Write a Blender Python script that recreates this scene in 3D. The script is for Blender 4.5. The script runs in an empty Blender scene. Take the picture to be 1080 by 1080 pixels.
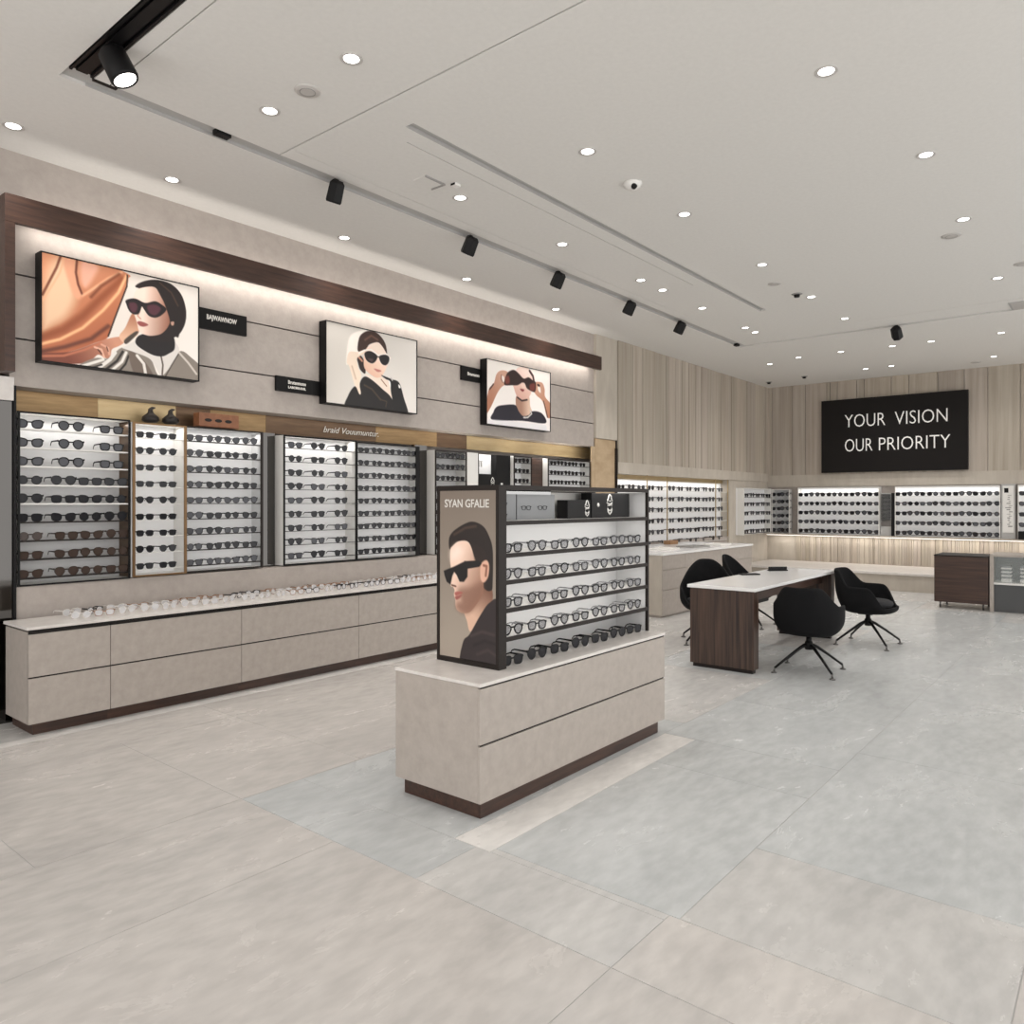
import bpy, bmesh, math, random
import numpy as np
from mathutils import Vector, Matrix
random.seed(7)
PI = math.pi
S = bpy.context.scene
COL = S.collection
POST = {'woman_drape': [('bg',[],(226,214,203),{'c2': (243,236,228),'g': [(409,78),(975,759)]}),('p',[(-34,-81),(222,-82),(505,15),(516,66),(505,161),(473,288),(431,483),(389,685),(306,766),(153,888),(-34,961)],(222,150,112),{'c2': (172,96,62),'g': [(53,122),(326,760)]}),('p',[(53,91),(132,15),(172,160),(192,362),(142,554),(54,676),(5,722),(0,439)],(240,208,172),{'s': 45,'a': 0.85}),('p',[(112,-42),(192,-7),(202,214),(233,324),(192,362),(142,170)],(232,165,130),{'s': 14}),('p',[(232,-6),(325,10),(304,114),(253,245),(223,175)],(236,176,150),{'s': 20}),('s',[(107,-8),(83,112),(44,252),(5,391)],(120,60,40),{'w': 12,'s': 10}),('s',[(127,1),(102,152),(63,277),(5,446)],(235,180,140),{'w': 10,'s': 12}),('s',[(200,-2),(194,120),(207,228),(233,324)],(110,55,38),{'w': 12,'s': 10}),('s',[(233,329),(305,228),(388,110),(473,15)],(235,175,135),{'w': 14,'s': 14}),('s',[(284,324),(346,198),(409,111),(457,45)],(130,70,45),{'w': 18,'s': 20}),('s',[(5,785),(123,680),(233,526),(346,312),(473,89)],(150,80,48),{'w': 44,'s': 40}),('s',[(0,850),(103,782),(233,640),(357,432),(452,229),(503,46)],(245,185,135),{'w': 16,'s': 16}),('s',[(0,921),(133,845),(285,731),(389,578)],(105,55,38),{'w': 22,'s': 22}),('s',[(509,35),(507,144),(473,296),(431,483),(389,677)],(45,28,22),{'w': 9,'s': 4}),('p',[(-34,950),(153,888),(295,777),(379,708),(474,662),(487,716),(453,762),(411,804),(400,889),(369,897),(327,875),(285,935),(203,992),(-34,1032)],(120,62,45),{'c2': (205,145,118),'g': [(153,953),(432,732)]}),('s',[(5,962),(123,932),(244,848),(347,755)],(190,115,85),{'w': 12,'s': 14}),('s',[(306,807),(347,820),(363,890)],(225,175,150),{'w': 12,'s': 5}),('s',[(347,771),(389,793),(395,857)],(215,160,135),{'w': 12,'s': 5}),('s',[(326,826),(347,862)],(80,40,30),{'w': 8,'s': 6}),('s',[(379,787),(387,826)],(80,40,30),{'w': 6,'s': 5}),('p',[(458,658),(496,564),(541,408),(577,423),(585,588),(529,680),(485,717)],(178,120,92),{'c2': (225,180,150),'g': [(517,457),(528,655)]}),('p',[(491,690),(561,587),(578,599),(507,724)],(70,60,52),{'s': 4}),('p',[(203,1018),(306,913),(390,895),(475,770),(562,797),(662,839),(730,1010),(856,723),(951,765),(1048,900),(1049,1096),(183,1155)],(136,126,116),{}),('s',[(337,996),(400,906),(432,831)],(228,222,214),{'w': 20,'s': 4}),('s',[(379,1002),(443,911),(480,810)],(40,34,30),{'w': 14,'s': 4}),('s',[(411,1011),(475,912),(502,813)],(228,222,214),{'w': 16,'s': 4}),('s',[(454,1017),(497,931),(518,842)],(40,34,30),{'w': 12,'s': 4}),('s',[(234,1005),(306,954),(358,916)],(228,222,214),{'w': 16,'s': 4}),('s',[(275,1019),(348,969)],(50,44,40),{'w': 10,'s': 4}),('p',[(518,808),(584,825),(651,927),(674,1024),(563,1033)],(110,96,86),{'s': 5}),('s',[(573,828),(617,901),(629,1000)],(225,218,210),{'w': 18,'s': 5}),('p',[(496,751),(572,680),(628,763),(718,799),(809,715),(821,617),(862,710),(799,890),(742,999),(713,963),(662,847),(562,800),(475,773)],(222,215,208),{}),('s',[(735,803),(747,886),(742,991)],(90,75,66),{'w': 10,'s': 5}),('s',[(862,732),(810,870),(765,1002)],(80,70,62),{'w': 8,'s': 4}),('s',[(862,732),(927,824),(988,932)],(205,196,186),{'w': 14,'s': 4}),('p',[(583,623),(672,572),(809,551),(830,692),(787,759),(735,800),(662,791),(567,715)],(26,19,20),{}),('p',[(560,130),(625,51),(715,10),(806,23),(876,107),(910,252),(907,392),(872,515),(826,580),(786,635),(628,644),(739,442),(626,172)],(32,21,19),{}),('p',[(551,229),(571,161),(626,114),(692,95),(738,169),(773,295),(796,425),(745,551),(672,601),(616,600),(585,572),(574,507),(561,444),(545,365)],(242,216,200),{'c2': (150,98,78),'g': [(615,394),(796,408)]}),('p',[(698,63),(772,47),(859,147),(861,545),(818,522),(787,359),(755,232),(732,171)],(30,20,18),{'s': 5}),('s',[(726,37),(806,112),(853,235)],(70,48,38),{'w': 10,'s': 14}),('s',[(591,351),(577,423),(596,447)],(200,150,130),{'w': 8,'s': 6}),('p',[(501,287),(560,252),(626,276),(693,238),(738,258),(771,299),(739,367),(696,407),(651,400),(618,343),(604,322),(587,393),(556,415),(523,392),(504,331)],(24,15,17),{'s': 3}),('p',[(521,309),(560,294),(577,330),(566,384),(544,396),(525,368)],(82,42,52),{'s': 8}),('p',[(640,302),(693,272),(733,299),(716,355),(688,386),(651,366)],(82,42,52),{'s': 8}),('p',[(574,487),(599,473),(647,493),(616,522),(587,517)],(150,78,74),{'s': 4}),('p',[(802,423),(825,413),(822,449),(808,456)],(190,150,130),{'s': 4})],'woman_scarf': [('bg',[],(206,199,190),{'c2': (226,220,213),'g': [(16,53),(959,862)]}),('p',[(217,234),(255,104),(355,23),(424,4),(334,163),(323,273),(335,337),(268,414),(204,489)],(243,236,226),{'s': 8}),('p',[(325,206),(350,91),(418,16),(505,-3),(576,41),(631,132),(648,260),(627,279),(542,149),(448,180),(409,268),(330,298)],(58,38,31),{}),('s',[(402,131),(471,59),(541,94)],(105,75,60),{'w': 14,'s': 18}),('p',[(255,457),(335,337),(398,417),(405,565),(348,523),(313,410)],(44,28,24),{}),('p',[(392,323),(414,243),(471,167),(542,128),(590,164),(639,248),(666,325),(641,443),(576,589),(522,597),(440,550),(391,480)],(243,222,206),{'c2': (225,180,155),'g': [(543,245),(428,546)]}),('s',[(335,371),(370,410)],(190,140,118),{'w': 16,'s': 10}),('p',[(234,329),(323,307),(391,263),(397,302),(335,364),(318,395),(325,488),(362,601),(347,686),(359,826),(327,841),(284,713),(235,515),(207,462)],(236,216,196),{}),('s',[(263,502),(303,654)],(200,172,148),{'w': 10,'s': 14}),('p',[(405,571),(522,597),(594,579),(667,619),(699,767),(725,854),(595,731),(476,645)],(232,214,198),{}),('s',[(582,609),(643,687)],(150,105,80),{'w': 8,'s': 4}),('p',[(667,605),(697,612),(731,860),(712,835)],(245,240,235),{'s': 4}),('p',[(206,1050),(221,886),(293,751),(339,841),(357,826),(345,707),(394,608),(476,634),(595,734),(700,837),(758,1054),(527,1091)],(26,22,22),{}),('s',[(395,717),(477,755),(573,875)],(72,56,42),{'w': 12,'s': 16}),('s',[(573,875),(645,890),(634,962)],(70,54,38),{'w': 8,'s': 10}),('p',[(582,553),(642,565),(703,583),(790,614),(846,810),(897,1031),(764,1053),(695,768),(685,622),(630,592)],(24,21,22),{}),('s',[(691,565),(709,596)],(190,185,180),{'w': 10,'s': 4}),('p',[(781,638),(803,654),(806,682),(785,682)],(235,230,225),{'s': 4}),('s',[(335,324),(397,268),(472,242),(549,298),(639,260),(682,305)],(245,235,225),{'w': 12,'s': 4}),('p',[(400,297),(461,263),(534,302),(527,366),(485,417),(433,406),(404,361)],(24,18,20),{'s': 3}),('p',[(558,310),(627,271),(673,296),(664,370),(628,412),(582,394)],(24,18,20),{'s': 3}),('s',[(520,316),(567,315)],(24,18,20),{'w': 8,'s': 3}),('p',[(433,368),(491,361),(474,399)],(80,62,60),{'s': 10}),('p',[(500,482),(569,487),(581,501),(539,518)],(190,120,110),{'s': 4})],'bald_model': [('bg',[],(244,236,228),{'c2': (238,230,226),'g': [(400,39),(409,1038)]}),('p',[(26,481),(103,358),(143,204),(209,133),(301,128),(357,209),(327,333),(241,368),(157,494),(57,742),(-18,851)],(205,160,138),{'c2': (165,110,85),'g': [(216,201),(51,658)]}),('s',[(44,460),(97,371)],(60,35,28),{'w': 12,'s': 6}),('p',[(724,224),(858,191),(907,292),(916,421),(1014,535),(1059,713),(955,769),(876,513),(767,422),(719,340)],(200,152,128),{'c2': (175,120,92),'g': [(818,231),(975,700)]}),('s',[(890,504),(933,654),(955,762)],(70,42,32),{'w': 12,'s': 8}),('p',[(454,477),(634,445),(665,619),(693,730),(586,804),(482,762),(437,644)],(214,182,160),{'c2': (165,125,105),'g': [(636,623),(520,643)]}),('p',[(88,933),(97,809),(147,716),(256,671),(424,643),(482,737),(547,801),(638,777),(710,699),(865,716),(922,872),(535,884)],(30,26,38),{}),('s',[(664,696),(691,743),(625,817),(560,827)],(200,195,190),{'w': 12,'s': 4}),('p',[(450,47),(526,-1),(630,-1),(716,85),(737,196),(680,399),(616,527),(538,557),(461,514),(403,362),(389,277),(426,133)],(240,214,202),{'c2': (212,165,148),'g': [(578,63),(480,523)]}),('s',[(656,40),(710,112),(727,198)],(60,32,28),{'w': 22,'s': 8}),('s',[(461,514),(532,555),(616,525)],(50,32,30),{'w': 14,'s': 6}),('p',[(313,138),(400,79),(476,116),(560,187),(638,149),(711,188),(758,218),(746,367),(666,363),(607,329),(574,260),(529,262),(465,312),(377,332),(260,346),(277,225)],(40,18,17),{'s': 5}),('p',[(277,225),(326,191),(340,299),(278,324)],(120,58,46),{'s': 12}),('p',[(659,262),(744,233),(732,351),(666,350)],(110,50,42),{'s': 10}),('p',[(222,212),(259,229),(253,304),(229,303)],(240,228,218),{'s': 5}),('p',[(792,275),(832,280),(840,370),(799,338)],(238,225,215),{'s': 5}),('s',[(216,201),(210,263),(235,314)],(110,62,48),{'w': 8,'s': 5}),('s',[(791,243),(818,251)],(60,35,30),{'w': 18,'s': 5}),('p',[(529,262),(581,277),(594,338),(549,340),(523,307)],(232,200,186),{'s': 5}),('p',[(502,366),(569,368),(541,406)],(130,48,48),{'s': 5}),('s',[(47,993),(408,975),(909,959)],(225,222,222),{'w': 60,'s': 20})],'man_ad': [('bg',[],(120,108,97),{'c2': (158,146,133),'g': [(123,24),(323,871)]}),('p',[(549,691),(731,628),(778,550),(917,556),(929,644),(731,732),(560,832),(495,771),(448,718)],(214,176,152),{'c2': (120,84,68),'g': [(651,752),(886,590)]}),('p',[(379,1047),(429,898),(544,848),(731,728),(891,648),(1037,658),(1087,1046),(731,1075)],(44,35,36),{}),('s',[(571,856),(757,823),(962,832)],(68,56,54),{'w': 10,'s': 20}),('s',[(625,907),(809,874),(987,884)],(30,23,24),{'w': 12,'s': 20}),('s',[(678,959),(860,924),(987,948)],(66,54,52),{'w': 10,'s': 20}),('p',[(175,350),(172,287),(252,243),(434,201),(598,183),(770,206),(873,259),(942,344),(942,523),(917,578),(778,561),(598,414),(544,326),(351,307),(215,345)],(34,25,22),{}),('s',[(267,263),(462,222),(651,210)],(74,56,46),{'w': 10,'s': 18}),('p',[(198,355),(232,334),(351,302),(530,307),(646,402),(736,432),(788,572),(710,642),(557,715),(421,728),(323,715),(289,686),(286,653),(261,625),(272,597),(244,578),(204,571),(215,502),(192,423)],(236,204,184),{'c2': (150,108,88),'g': [(323,476),(783,572)]}),('p',[(351,588),(544,570),(757,540),(778,583),(704,643),(557,713),(421,726),(309,702),(323,668),(393,654)],(128,92,76),{'s': 26,'a': 0.7}),('p',[(210,366),(323,324),(407,362),(323,409),(224,417)],(246,222,206),{'s': 30}),('p',[(611,325),(783,344),(848,397),(744,437),(651,418)],(40,29,25),{'s': 10}),('p',[(731,443),(783,412),(848,406),(883,437),(866,499),(796,535),(736,517)],(218,172,148),{'s': 5}),('s',[(788,436),(840,440),(824,495)],(140,92,74),{'w': 12,'s': 8}),('p',[(71,486),(267,455),(462,419),(511,436),(506,510),(440,542),(365,543),(312,505),(267,487),(232,513),(198,565),(129,551),(88,512)],(18,14,15),{'s': 4,'n': 1}),('p',[(448,419),(704,409),(752,427),(710,446),(500,463)],(18,14,15),{'s': 3,'n': 1}),('s',[(224,568),(295,573)],(90,55,45),{'w': 8,'s': 6}),('p',[(278,611),(351,602),(423,608),(351,622),(295,629)],(165,92,84),{'s': 5}),('p',[(284,636),(351,626),(407,622),(351,646),(301,652)],(150,84,78),{'s': 5})]}

# ---------------------------------------------------------------- materials
def srgb(r, g, b):
    f = lambda c: (c/255/12.92) if c/255 <= .04045 else ((c/255+.055)/1.055)**2.4
    return (f(r), f(g), f(b), 1)
def mat(name, col, rough=.5, metal=0, emit=0, ecol=None, alpha=1, trans=0, coat=0, spec=None):
    m = bpy.data.materials.new(name); m.use_nodes = True
    b = m.node_tree.nodes['Principled BSDF']
    b.inputs['Base Color'].default_value = col
    b.inputs['Roughness'].default_value = rough
    b.inputs['Metallic'].default_value = metal
    b.inputs['Alpha'].default_value = alpha
    b.inputs['Transmission Weight'].default_value = trans
    b.inputs['Coat Weight'].default_value = coat
    if spec is not None: b.inputs['Specular IOR Level'].default_value = spec
    if emit:
        b.inputs['Emission Color'].default_value = ecol or col
        b.inputs['Emission Strength'].default_value = emit
    return m
def noisy(name, c1, c2, scale=(1, 1, 1), nscale=8, rough=.6, bump=0, detail=6, contrast=(.3, .7), metal=0, r2=None, attr=False, bscale=None):
    m = mat(name, c1, rough, metal); nt = m.node_tree; N = nt.nodes; L = nt.links
    b = N['Principled BSDF']
    tc = N.new('ShaderNodeTexCoord'); mp = N.new('ShaderNodeMapping'); mp.inputs['Scale'].default_value = scale
    L.new(tc.outputs['Object'], mp.inputs['Vector'])
    n = N.new('ShaderNodeTexNoise'); n.inputs['Scale'].default_value = nscale; n.inputs['Detail'].default_value = detail
    n.inputs['Roughness'].default_value = .62
    L.new(mp.outputs[0], n.inputs['Vector'])
    r = N.new('ShaderNodeValToRGB'); e = r.color_ramp.elements
    e[0].position = contrast[0]; e[0].color = c1; e[1].position = contrast[1]; e[1].color = c2
    L.new(n.outputs['Fac'], r.inputs['Fac'])
    out = r.outputs['Color']
    if attr:
        a = N.new('ShaderNodeAttribute'); a.attribute_name = 'tint'
        mx = N.new('ShaderNodeMix'); mx.data_type = 'RGBA'; mx.blend_type = 'MULTIPLY'; mx.inputs['Factor'].default_value = 1
        L.new(out, mx.inputs['A']); L.new(a.outputs['Color'], mx.inputs['B']); out = mx.outputs['Result']
    L.new(out, b.inputs['Base Color'])
    if bump:
        bp = N.new('ShaderNodeBump'); bp.inputs['Strength'].default_value = bump; bp.inputs['Distance'].default_value = .004
        n2 = N.new('ShaderNodeTexNoise'); n2.inputs['Scale'].default_value = bscale or nscale*4; n2.inputs['Detail'].default_value = 5
        L.new(mp.outputs[0], n2.inputs['Vector']); L.new(n2.outputs['Fac'], bp.inputs['Height']); L.new(bp.outputs[0], b.inputs['Normal'])
    return m
M = {}
M['stone'] = noisy('greige_plaster_panel', srgb(164, 155, 148), srgb(176, 167, 160), nscale=14, rough=.62, bump=.25, detail=9)
M['drawer'] = noisy('greige_laminate', srgb(163, 154, 146), srgb(176, 167, 159), nscale=16, rough=.5, bump=.12, detail=9)
M['top'] = noisy('pale_countertop', srgb(208, 202, 197), srgb(222, 217, 212), nscale=14, rough=.3)
M['walnut_h'] = noisy('walnut_horizontal', srgb(42, 27, 21), srgb(80, 54, 42), scale=(.6, 9, 9), nscale=5, rough=.42, detail=8, contrast=(.3, .72))
M['walnut_v'] = noisy('walnut_vertical', srgb(34, 24, 20), srgb(86, 64, 52), scale=(11, 11, .35), nscale=3, rough=.42, detail=6, contrast=(.35, .68))
M['walnut_c'] = noisy('walnut_cabinet', srgb(40, 27, 22), srgb(84, 60, 49), scale=(9, .5, 12), nscale=3, rough=.45, detail=6, contrast=(.3, .7))
M['flute'] = noisy('travertine_planks', srgb(160, 149, 136), srgb(190, 181, 169), scale=(6, 6, .22), nscale=1.6, rough=.6, bump=.15, detail=5, attr=True, contrast=(.3, .7))
M['travertine'] = noisy('pale_travertine', srgb(176, 167, 155), srgb(194, 186, 174), scale=(2, 2, .6), nscale=3, rough=.55, detail=6, bump=.1)
M['ceiling'] = noisy('ceiling_paint', srgb(216, 214, 210), srgb(221, 219, 215), nscale=30, rough=.9)
M['slot'] = mat('ceiling_slot_metal', srgb(178, 177, 175), .6)
M['black'] = mat('black_powder_coat', srgb(14, 13, 14), .5, spec=.25)
M['dark'] = mat('dark_bronze', srgb(34, 28, 25), .45, spec=.25)
M['shadow'] = mat('dark_reveal', srgb(30, 26, 24), .8)
M['white'] = mat('white_lacquer', srgb(226, 224, 220), .4)
M['panel'] = mat('white_back_panel', srgb(214, 214, 214), .5)
M['lit'] = mat('added_glow_panel', srgb(224, 223, 222), .4, emit=.2, ecol=srgb(240, 240, 240))  # faint emission added to brighten the case backs
M['brass'] = noisy('brushed_brass', srgb(118, 94, 62), srgb(150, 124, 88), scale=(1, 1, 12), nscale=3, rough=.38, metal=.5)
M['brass_d'] = noisy('aged_brass', srgb(78, 58, 42), srgb(104, 82, 60), scale=(1, 1, 10), nscale=3, rough=.38, metal=.5)
M['brass_l'] = noisy('pale_brass', srgb(168, 146, 108), srgb(186, 166, 128), scale=(1, 1, 8), nscale=3, rough=.38, metal=.4)
M['tanpanel'] = noisy('tan_stone_panel', srgb(170, 146, 116), srgb(196, 174, 144), scale=(1, 1, 2), nscale=3, rough=.35)
M['trimbrass'] = mat('brass_trim', srgb(120, 94, 66), .35, .8)
M['mirror'] = mat('tinted_mirror', srgb(150, 150, 150), .04, 1)
M['led'] = mat('led_diffuser', (1, 1, 1, 1), .5, emit=14, ecol=(1, .95, .88, 1))
M['led_soft'] = mat('led_strip', (1, 1, 1, 1), .5, emit=3.2, ecol=(1, .93, .85, 1))
M['downled'] = mat('downlight_lens', (1, 1, 1, 1), .5, emit=7, ecol=(1, .98, .95, 1))
M['ring'] = mat('downlight_ring', srgb(190, 186, 182), .5)
M['frame_blk'] = mat('black_acetate', srgb(12, 11, 12), .35, spec=.25)
M['frame_tor'] = mat('brown_acetate', srgb(48, 34, 27), .3, spec=.3)
M['frame_gry'] = mat('smoke_acetate', srgb(38, 37, 39), .35, spec=.3)
M['lens_dark'] = mat('dark_lens', srgb(30, 30, 34), .15, spec=.3)
M['lens_brown'] = mat('brown_lens', srgb(66, 54, 48), .15, spec=.3)
M['lens_clear'] = mat('clear_demo_lens', srgb(135, 135, 138), .06, alpha=.55)
M['lens_grey'] = mat('smoke_lens', srgb(72, 73, 78), .15, spec=.3)
M['frame_clr'] = mat('crystal_acetate', srgb(205, 200, 195), .2)
M['frame_amb'] = mat('amber_acetate', srgb(150, 118, 96), .25)
M['lens_bright'] = mat('pale_lens', srgb(226, 226, 228), .05, alpha=.5)
M['fabric'] = noisy('black_wool_fabric', srgb(12, 12, 13), srgb(22, 22, 24), nscale=160, rough=.9, bump=.2)
M['fabric'].node_tree.nodes['Principled BSDF'].inputs['Specular IOR Level'].default_value = .22
M['card_dark'] = mat('dark_grey_panel', srgb(78, 79, 80), .5)
M['seatpad'] = noisy('charcoal_seat_fabric', srgb(30, 30, 32), srgb(42, 42, 44), nscale=140, rough=.9)
M['chrome'] = mat('satin_foot', srgb(110, 108, 106), .3, .8)
M['tabletop'] = mat('white_tabletop', srgb(238, 237, 236), .2, coat=.3)
M['sign'] = mat('black_sign_face', srgb(25, 22, 21), .6, spec=.2)
M['signtext'] = mat('sign_letters', srgb(232, 230, 226), .5, emit=.25)
M['plate'] = mat('black_plate', srgb(14, 13, 13), .45, spec=.2)
M['platetext'] = mat('white_lettering', srgb(220, 216, 210), .5)
M['grey'] = mat('grey_plastic', srgb(150, 148, 145), .5)
M['mirror_dark'] = mat('smoked_mirror', srgb(88, 86, 84), .05, 1)
M['glass'] = mat('clear_glass', srgb(225, 232, 230), .02, alpha=.14)
M['leather'] = noisy('tan_leather', srgb(118, 74, 48), srgb(140, 92, 62), nscale=20, rough=.5)
M['ornament'] = mat('dark_bronze_cast', srgb(48, 44, 42), .4, .4)
M['paper'] = mat('paper', srgb(228, 226, 222), .6)
M['cork'] = mat('brown_box_card', srgb(146, 112, 80), .7)
M['grey_card'] = mat('grey_card', srgb(120, 122, 124), .5)
def art_mat(name, emit):
    m = mat(name, (1, 1, 1, 1), .45); nt = m.node_tree; b = nt.nodes['Principled BSDF']
    a = nt.nodes.new('ShaderNodeAttribute'); a.attribute_name = 'print'
    nt.links.new(a.outputs['Color'], b.inputs['Base Color']); nt.links.new(a.outputs['Color'], b.inputs['Emission Color'])
    b.inputs['Emission Strength'].default_value = emit
    return m
M['screen'] = art_mat('screen_picture', .16)
M['lightbox'] = art_mat('lightbox_print', .12)
# floor: per-tile tint attribute times noise
def floor_mat():
    m = mat('polished_stone_tile', srgb(180, 175, 168), .24); nt = m.node_tree; N = nt.nodes; L = nt.links; b = N['Principled BSDF']
    tc = N.new('ShaderNodeTexCoord')
    mp = N.new('ShaderNodeMapping'); mp.inputs['Scale'].default_value = (.55, 1.3, 1); mp.inputs['Rotation'].default_value = (0, 0, .5)
    L.new(tc.outputs['Object'], mp.inputs['Vector'])
    n = N.new('ShaderNodeTexNoise'); n.inputs['Scale'].default_value = 2.1; n.inputs['Detail'].default_value = 9; n.inputs['Roughness'].default_value = .66; n.inputs['Distortion'].default_value = .5
    L.new(mp.outputs[0], n.inputs['Vector'])
    r = N.new('ShaderNodeValToRGB'); e = r.color_ramp.elements
    e[0].position = .3; e[0].color = (.88, .88, .885, 1); e[1].position = .72; e[1].color = (1.09, 1.085, 1.08, 1)
    L.new(n.outputs['Fac'], r.inputs['Fac'])
    # fine wisps
    n2 = N.new('ShaderNodeTexNoise'); n2.inputs['Scale'].default_value = 14; n2.inputs['Detail'].default_value = 6
    L.new(mp.outputs[0], n2.inputs['Vector'])
    r2 = N.new('ShaderNodeValToRGB'); e = r2.color_ramp.elements
    e[0].position = .35; e[0].color = (.92, .92, .92, 1); e[1].position = .65; e[1].color = (1.05, 1.05, 1.05, 1)
    L.new(n2.outputs['Fac'], r2.inputs['Fac'])
    a = N.new('ShaderNodeAttribute'); a.attribute_name = 'tint'
    m1 = N.new('ShaderNodeMix'); m1.data_type = 'RGBA'; m1.blend_type = 'MULTIPLY'; m1.inputs['Factor'].default_value = 1
    m2 = N.new('ShaderNodeMix'); m2.data_type = 'RGBA'; m2.blend_type = 'MULTIPLY'; m2.inputs['Factor'].default_value = 1
    L.new(r.outputs['Color'], m1.inputs['A']); L.new(r2.outputs['Color'], m1.inputs['B'])
    L.new(m1.outputs['Result'], m2.inputs['A']); L.new(a.outputs['Color'], m2.inputs['B'])
    L.new(m2.outputs['Result'], b.inputs['Base Color'])
    rr = N.new('ShaderNodeMapRange'); rr.inputs['To Min'].default_value = .15; rr.inputs['To Max'].default_value = .36
    L.new(n.outputs['Fac'], rr.inputs['Value']); L.new(rr.outputs[0], b.inputs['Roughness'])
    b.inputs['Specular IOR Level'].default_value = .4
    return m
M['floor'] = floor_mat()
# ---------------------------------------------------------------- mesh helpers
class MB:
    def __init__(s): s.bm = bmesh.new(); s.mats = []
    def mi(s, m):
        if m not in s.mats: s.mats.append(m)
        return s.mats.index(m)
    def box(s, x0, x1, y0, y1, z0, z1, m='stone', bev=0, tint=None):
        i = s.mi(m)
        r = bmesh.ops.create_cube(s.bm, size=1)
        vs = r['verts']
        for v in vs:
            v.co = Vector(((x0+x1)/2+v.co.x*(x1-x0), (y0+y1)/2+v.co.y*(y1-y0), (z0+z1)/2+v.co.z*(z1-z0)))
        fs = list({f for v in vs for f in v.link_faces})
        for f in fs: f.material_index = i
        if bev:
            es = list({e for f in fs for e in f.edges})
            rr = bmesh.ops.bevel(s.bm, geom=es, offset=bev, segments=2, affect='EDGES', profile=.6)
            for f in rr['faces']: f.material_index = i
            fs = list(set(rr['faces']) | {f for f in fs if f.is_valid})
        if tint is not None:
            lay = s.bm.loops.layers.float_color.get('tint') or s.bm.loops.layers.float_color.new('tint')
            for f in fs:
                if f.is_valid:
                    for l in f.loops: l[lay] = tint
        return s
    def poly(s, pts, m, smooth=False):
        f = s.bm.faces.new([s.bm.verts.new(p) for p in pts]); f.material_index = s.mi(m); f.smooth = smooth
        return f
    def tube(s, pts, r, m, n=8, r2=None, closed=False, cap=True):
        i = s.mi(m); P = [Vector(p) for p in pts]; K = len(P); rings = []
        r2 = r if r2 is None else r2
        up0 = None
        for k, p in enumerate(P):
            if closed: t = P[(k+1) % K]-P[k-1]
            else: t = (P[min(k+1, K-1)]-P[max(k-1, 0)])
            t.normalize()
            if up0 is None:
                up0 = Vector((0, 0, 1)) if abs(t.z) < .9 else Vector((1, 0, 0))
            a = t.cross(up0)
            if a.length < 1e-5: a = t.orthogonal()
            a.normalize(); b = t.cross(a); up0 = -b if False else up0
            rad = r+(r2-r)*k/max(K-1, 1)
            rings.append([s.bm.verts.new(p+a*rad*math.cos(2*PI*j/n)+b*rad*math.sin(2*PI*j/n)) for j in range(n)])
        R = K if closed else K-1
        for k in range(R):
            A, B = rings[k], rings[(k+1) % K]
            for j in range(n):
                f = s.bm.faces.new((A[j], A[(j+1) % n], B[(j+1) % n], B[j])); f.material_index = i; f.smooth = True
        if not closed and cap:
            for q in (rings[0], list(reversed(rings[-1]))):
                f = s.bm.faces.new(q); f.material_index = i
        return s
    def lathe(s, prof, m, c=(0, 0, 0), n=24, smooth=True):
        i = s.mi(m); rings = []
        for r, z in prof:
            if r < 1e-5: rings.append([s.bm.verts.new((c[0], c[1], c[2]+z))])
            else: rings.append([s.bm.verts.new((c[0]+r*math.cos(2*PI*j/n), c[1]+r*math.sin(2*PI*j/n), c[2]+z)) for j in range(n)])
        for A, B in zip(rings, rings[1:]):
            for j in range(n):
                a0, a1 = A[j % len(A)], A[(j+1) % len(A)]; b0, b1 = B[j % len(B)], B[(j+1) % len(B)]
                vs = []
                for v in (a0, a1, b1, b0):
                    if v not in vs: vs.append(v)
                if len(vs) > 2:
                    f = s.bm.faces.new(vs); f.material_index = i; f.smooth = smooth
        return s
    def xf(s, mtx): bmesh.ops.transform(s.bm, matrix=mtx, verts=s.bm.verts); return s
    def mesh(s, name):
        bmesh.ops.recalc_face_normals(s.bm, faces=s.bm.faces)
        me = bpy.data.meshes.new(name); s.bm.to_mesh(me); s.bm.free()
        for m in s.mats: me.materials.append(M[m])
        return me
    def build(s, name, parent=None, loc=None, origin=None):
        if origin is not None: s.xf(Matrix.Translation(-Vector(origin)))
        o = bpy.data.objects.new(name, s.mesh(name)); COL.objects.link(o)
        if origin is not None: o.location = origin
        if loc is not None: o.location = loc
        if parent is not None: o.parent = parent
        return o
def tag(o, label=None, cat=None, group=None, kind=None):
    if label: o['label'] = label
    if cat: o['category'] = cat
    if group: o['group'] = group
    if kind: o['kind'] = kind
    return o
def empty(name, loc=(0, 0, 0), rz=0):
    o = bpy.data.objects.new(name, None); COL.objects.link(o); o.location = loc; o.rotation_euler = (0, 0, rz)
    o.empty_display_size = .05
    return o
def under(o, root):
    """keep world placement of a part built in world space"""
    o.parent = root
    o.matrix_parent_inverse = (Matrix.Translation(root.location) @ Matrix.Rotation(root.rotation_euler.z, 4, 'Z')).inverted()
    return o
def copy_tree(o, parent=None):
    c = o.copy(); COL.objects.link(c); c.parent = parent
    for ch in list(o.children): copy_tree(ch, c)
    return c
def box_obj(name, root, *a, **k):
    return under(MB().box(*a, **k).build(name, origin=((a[0]+a[1])/2, (a[2]+a[3])/2, a[4])), root)
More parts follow.
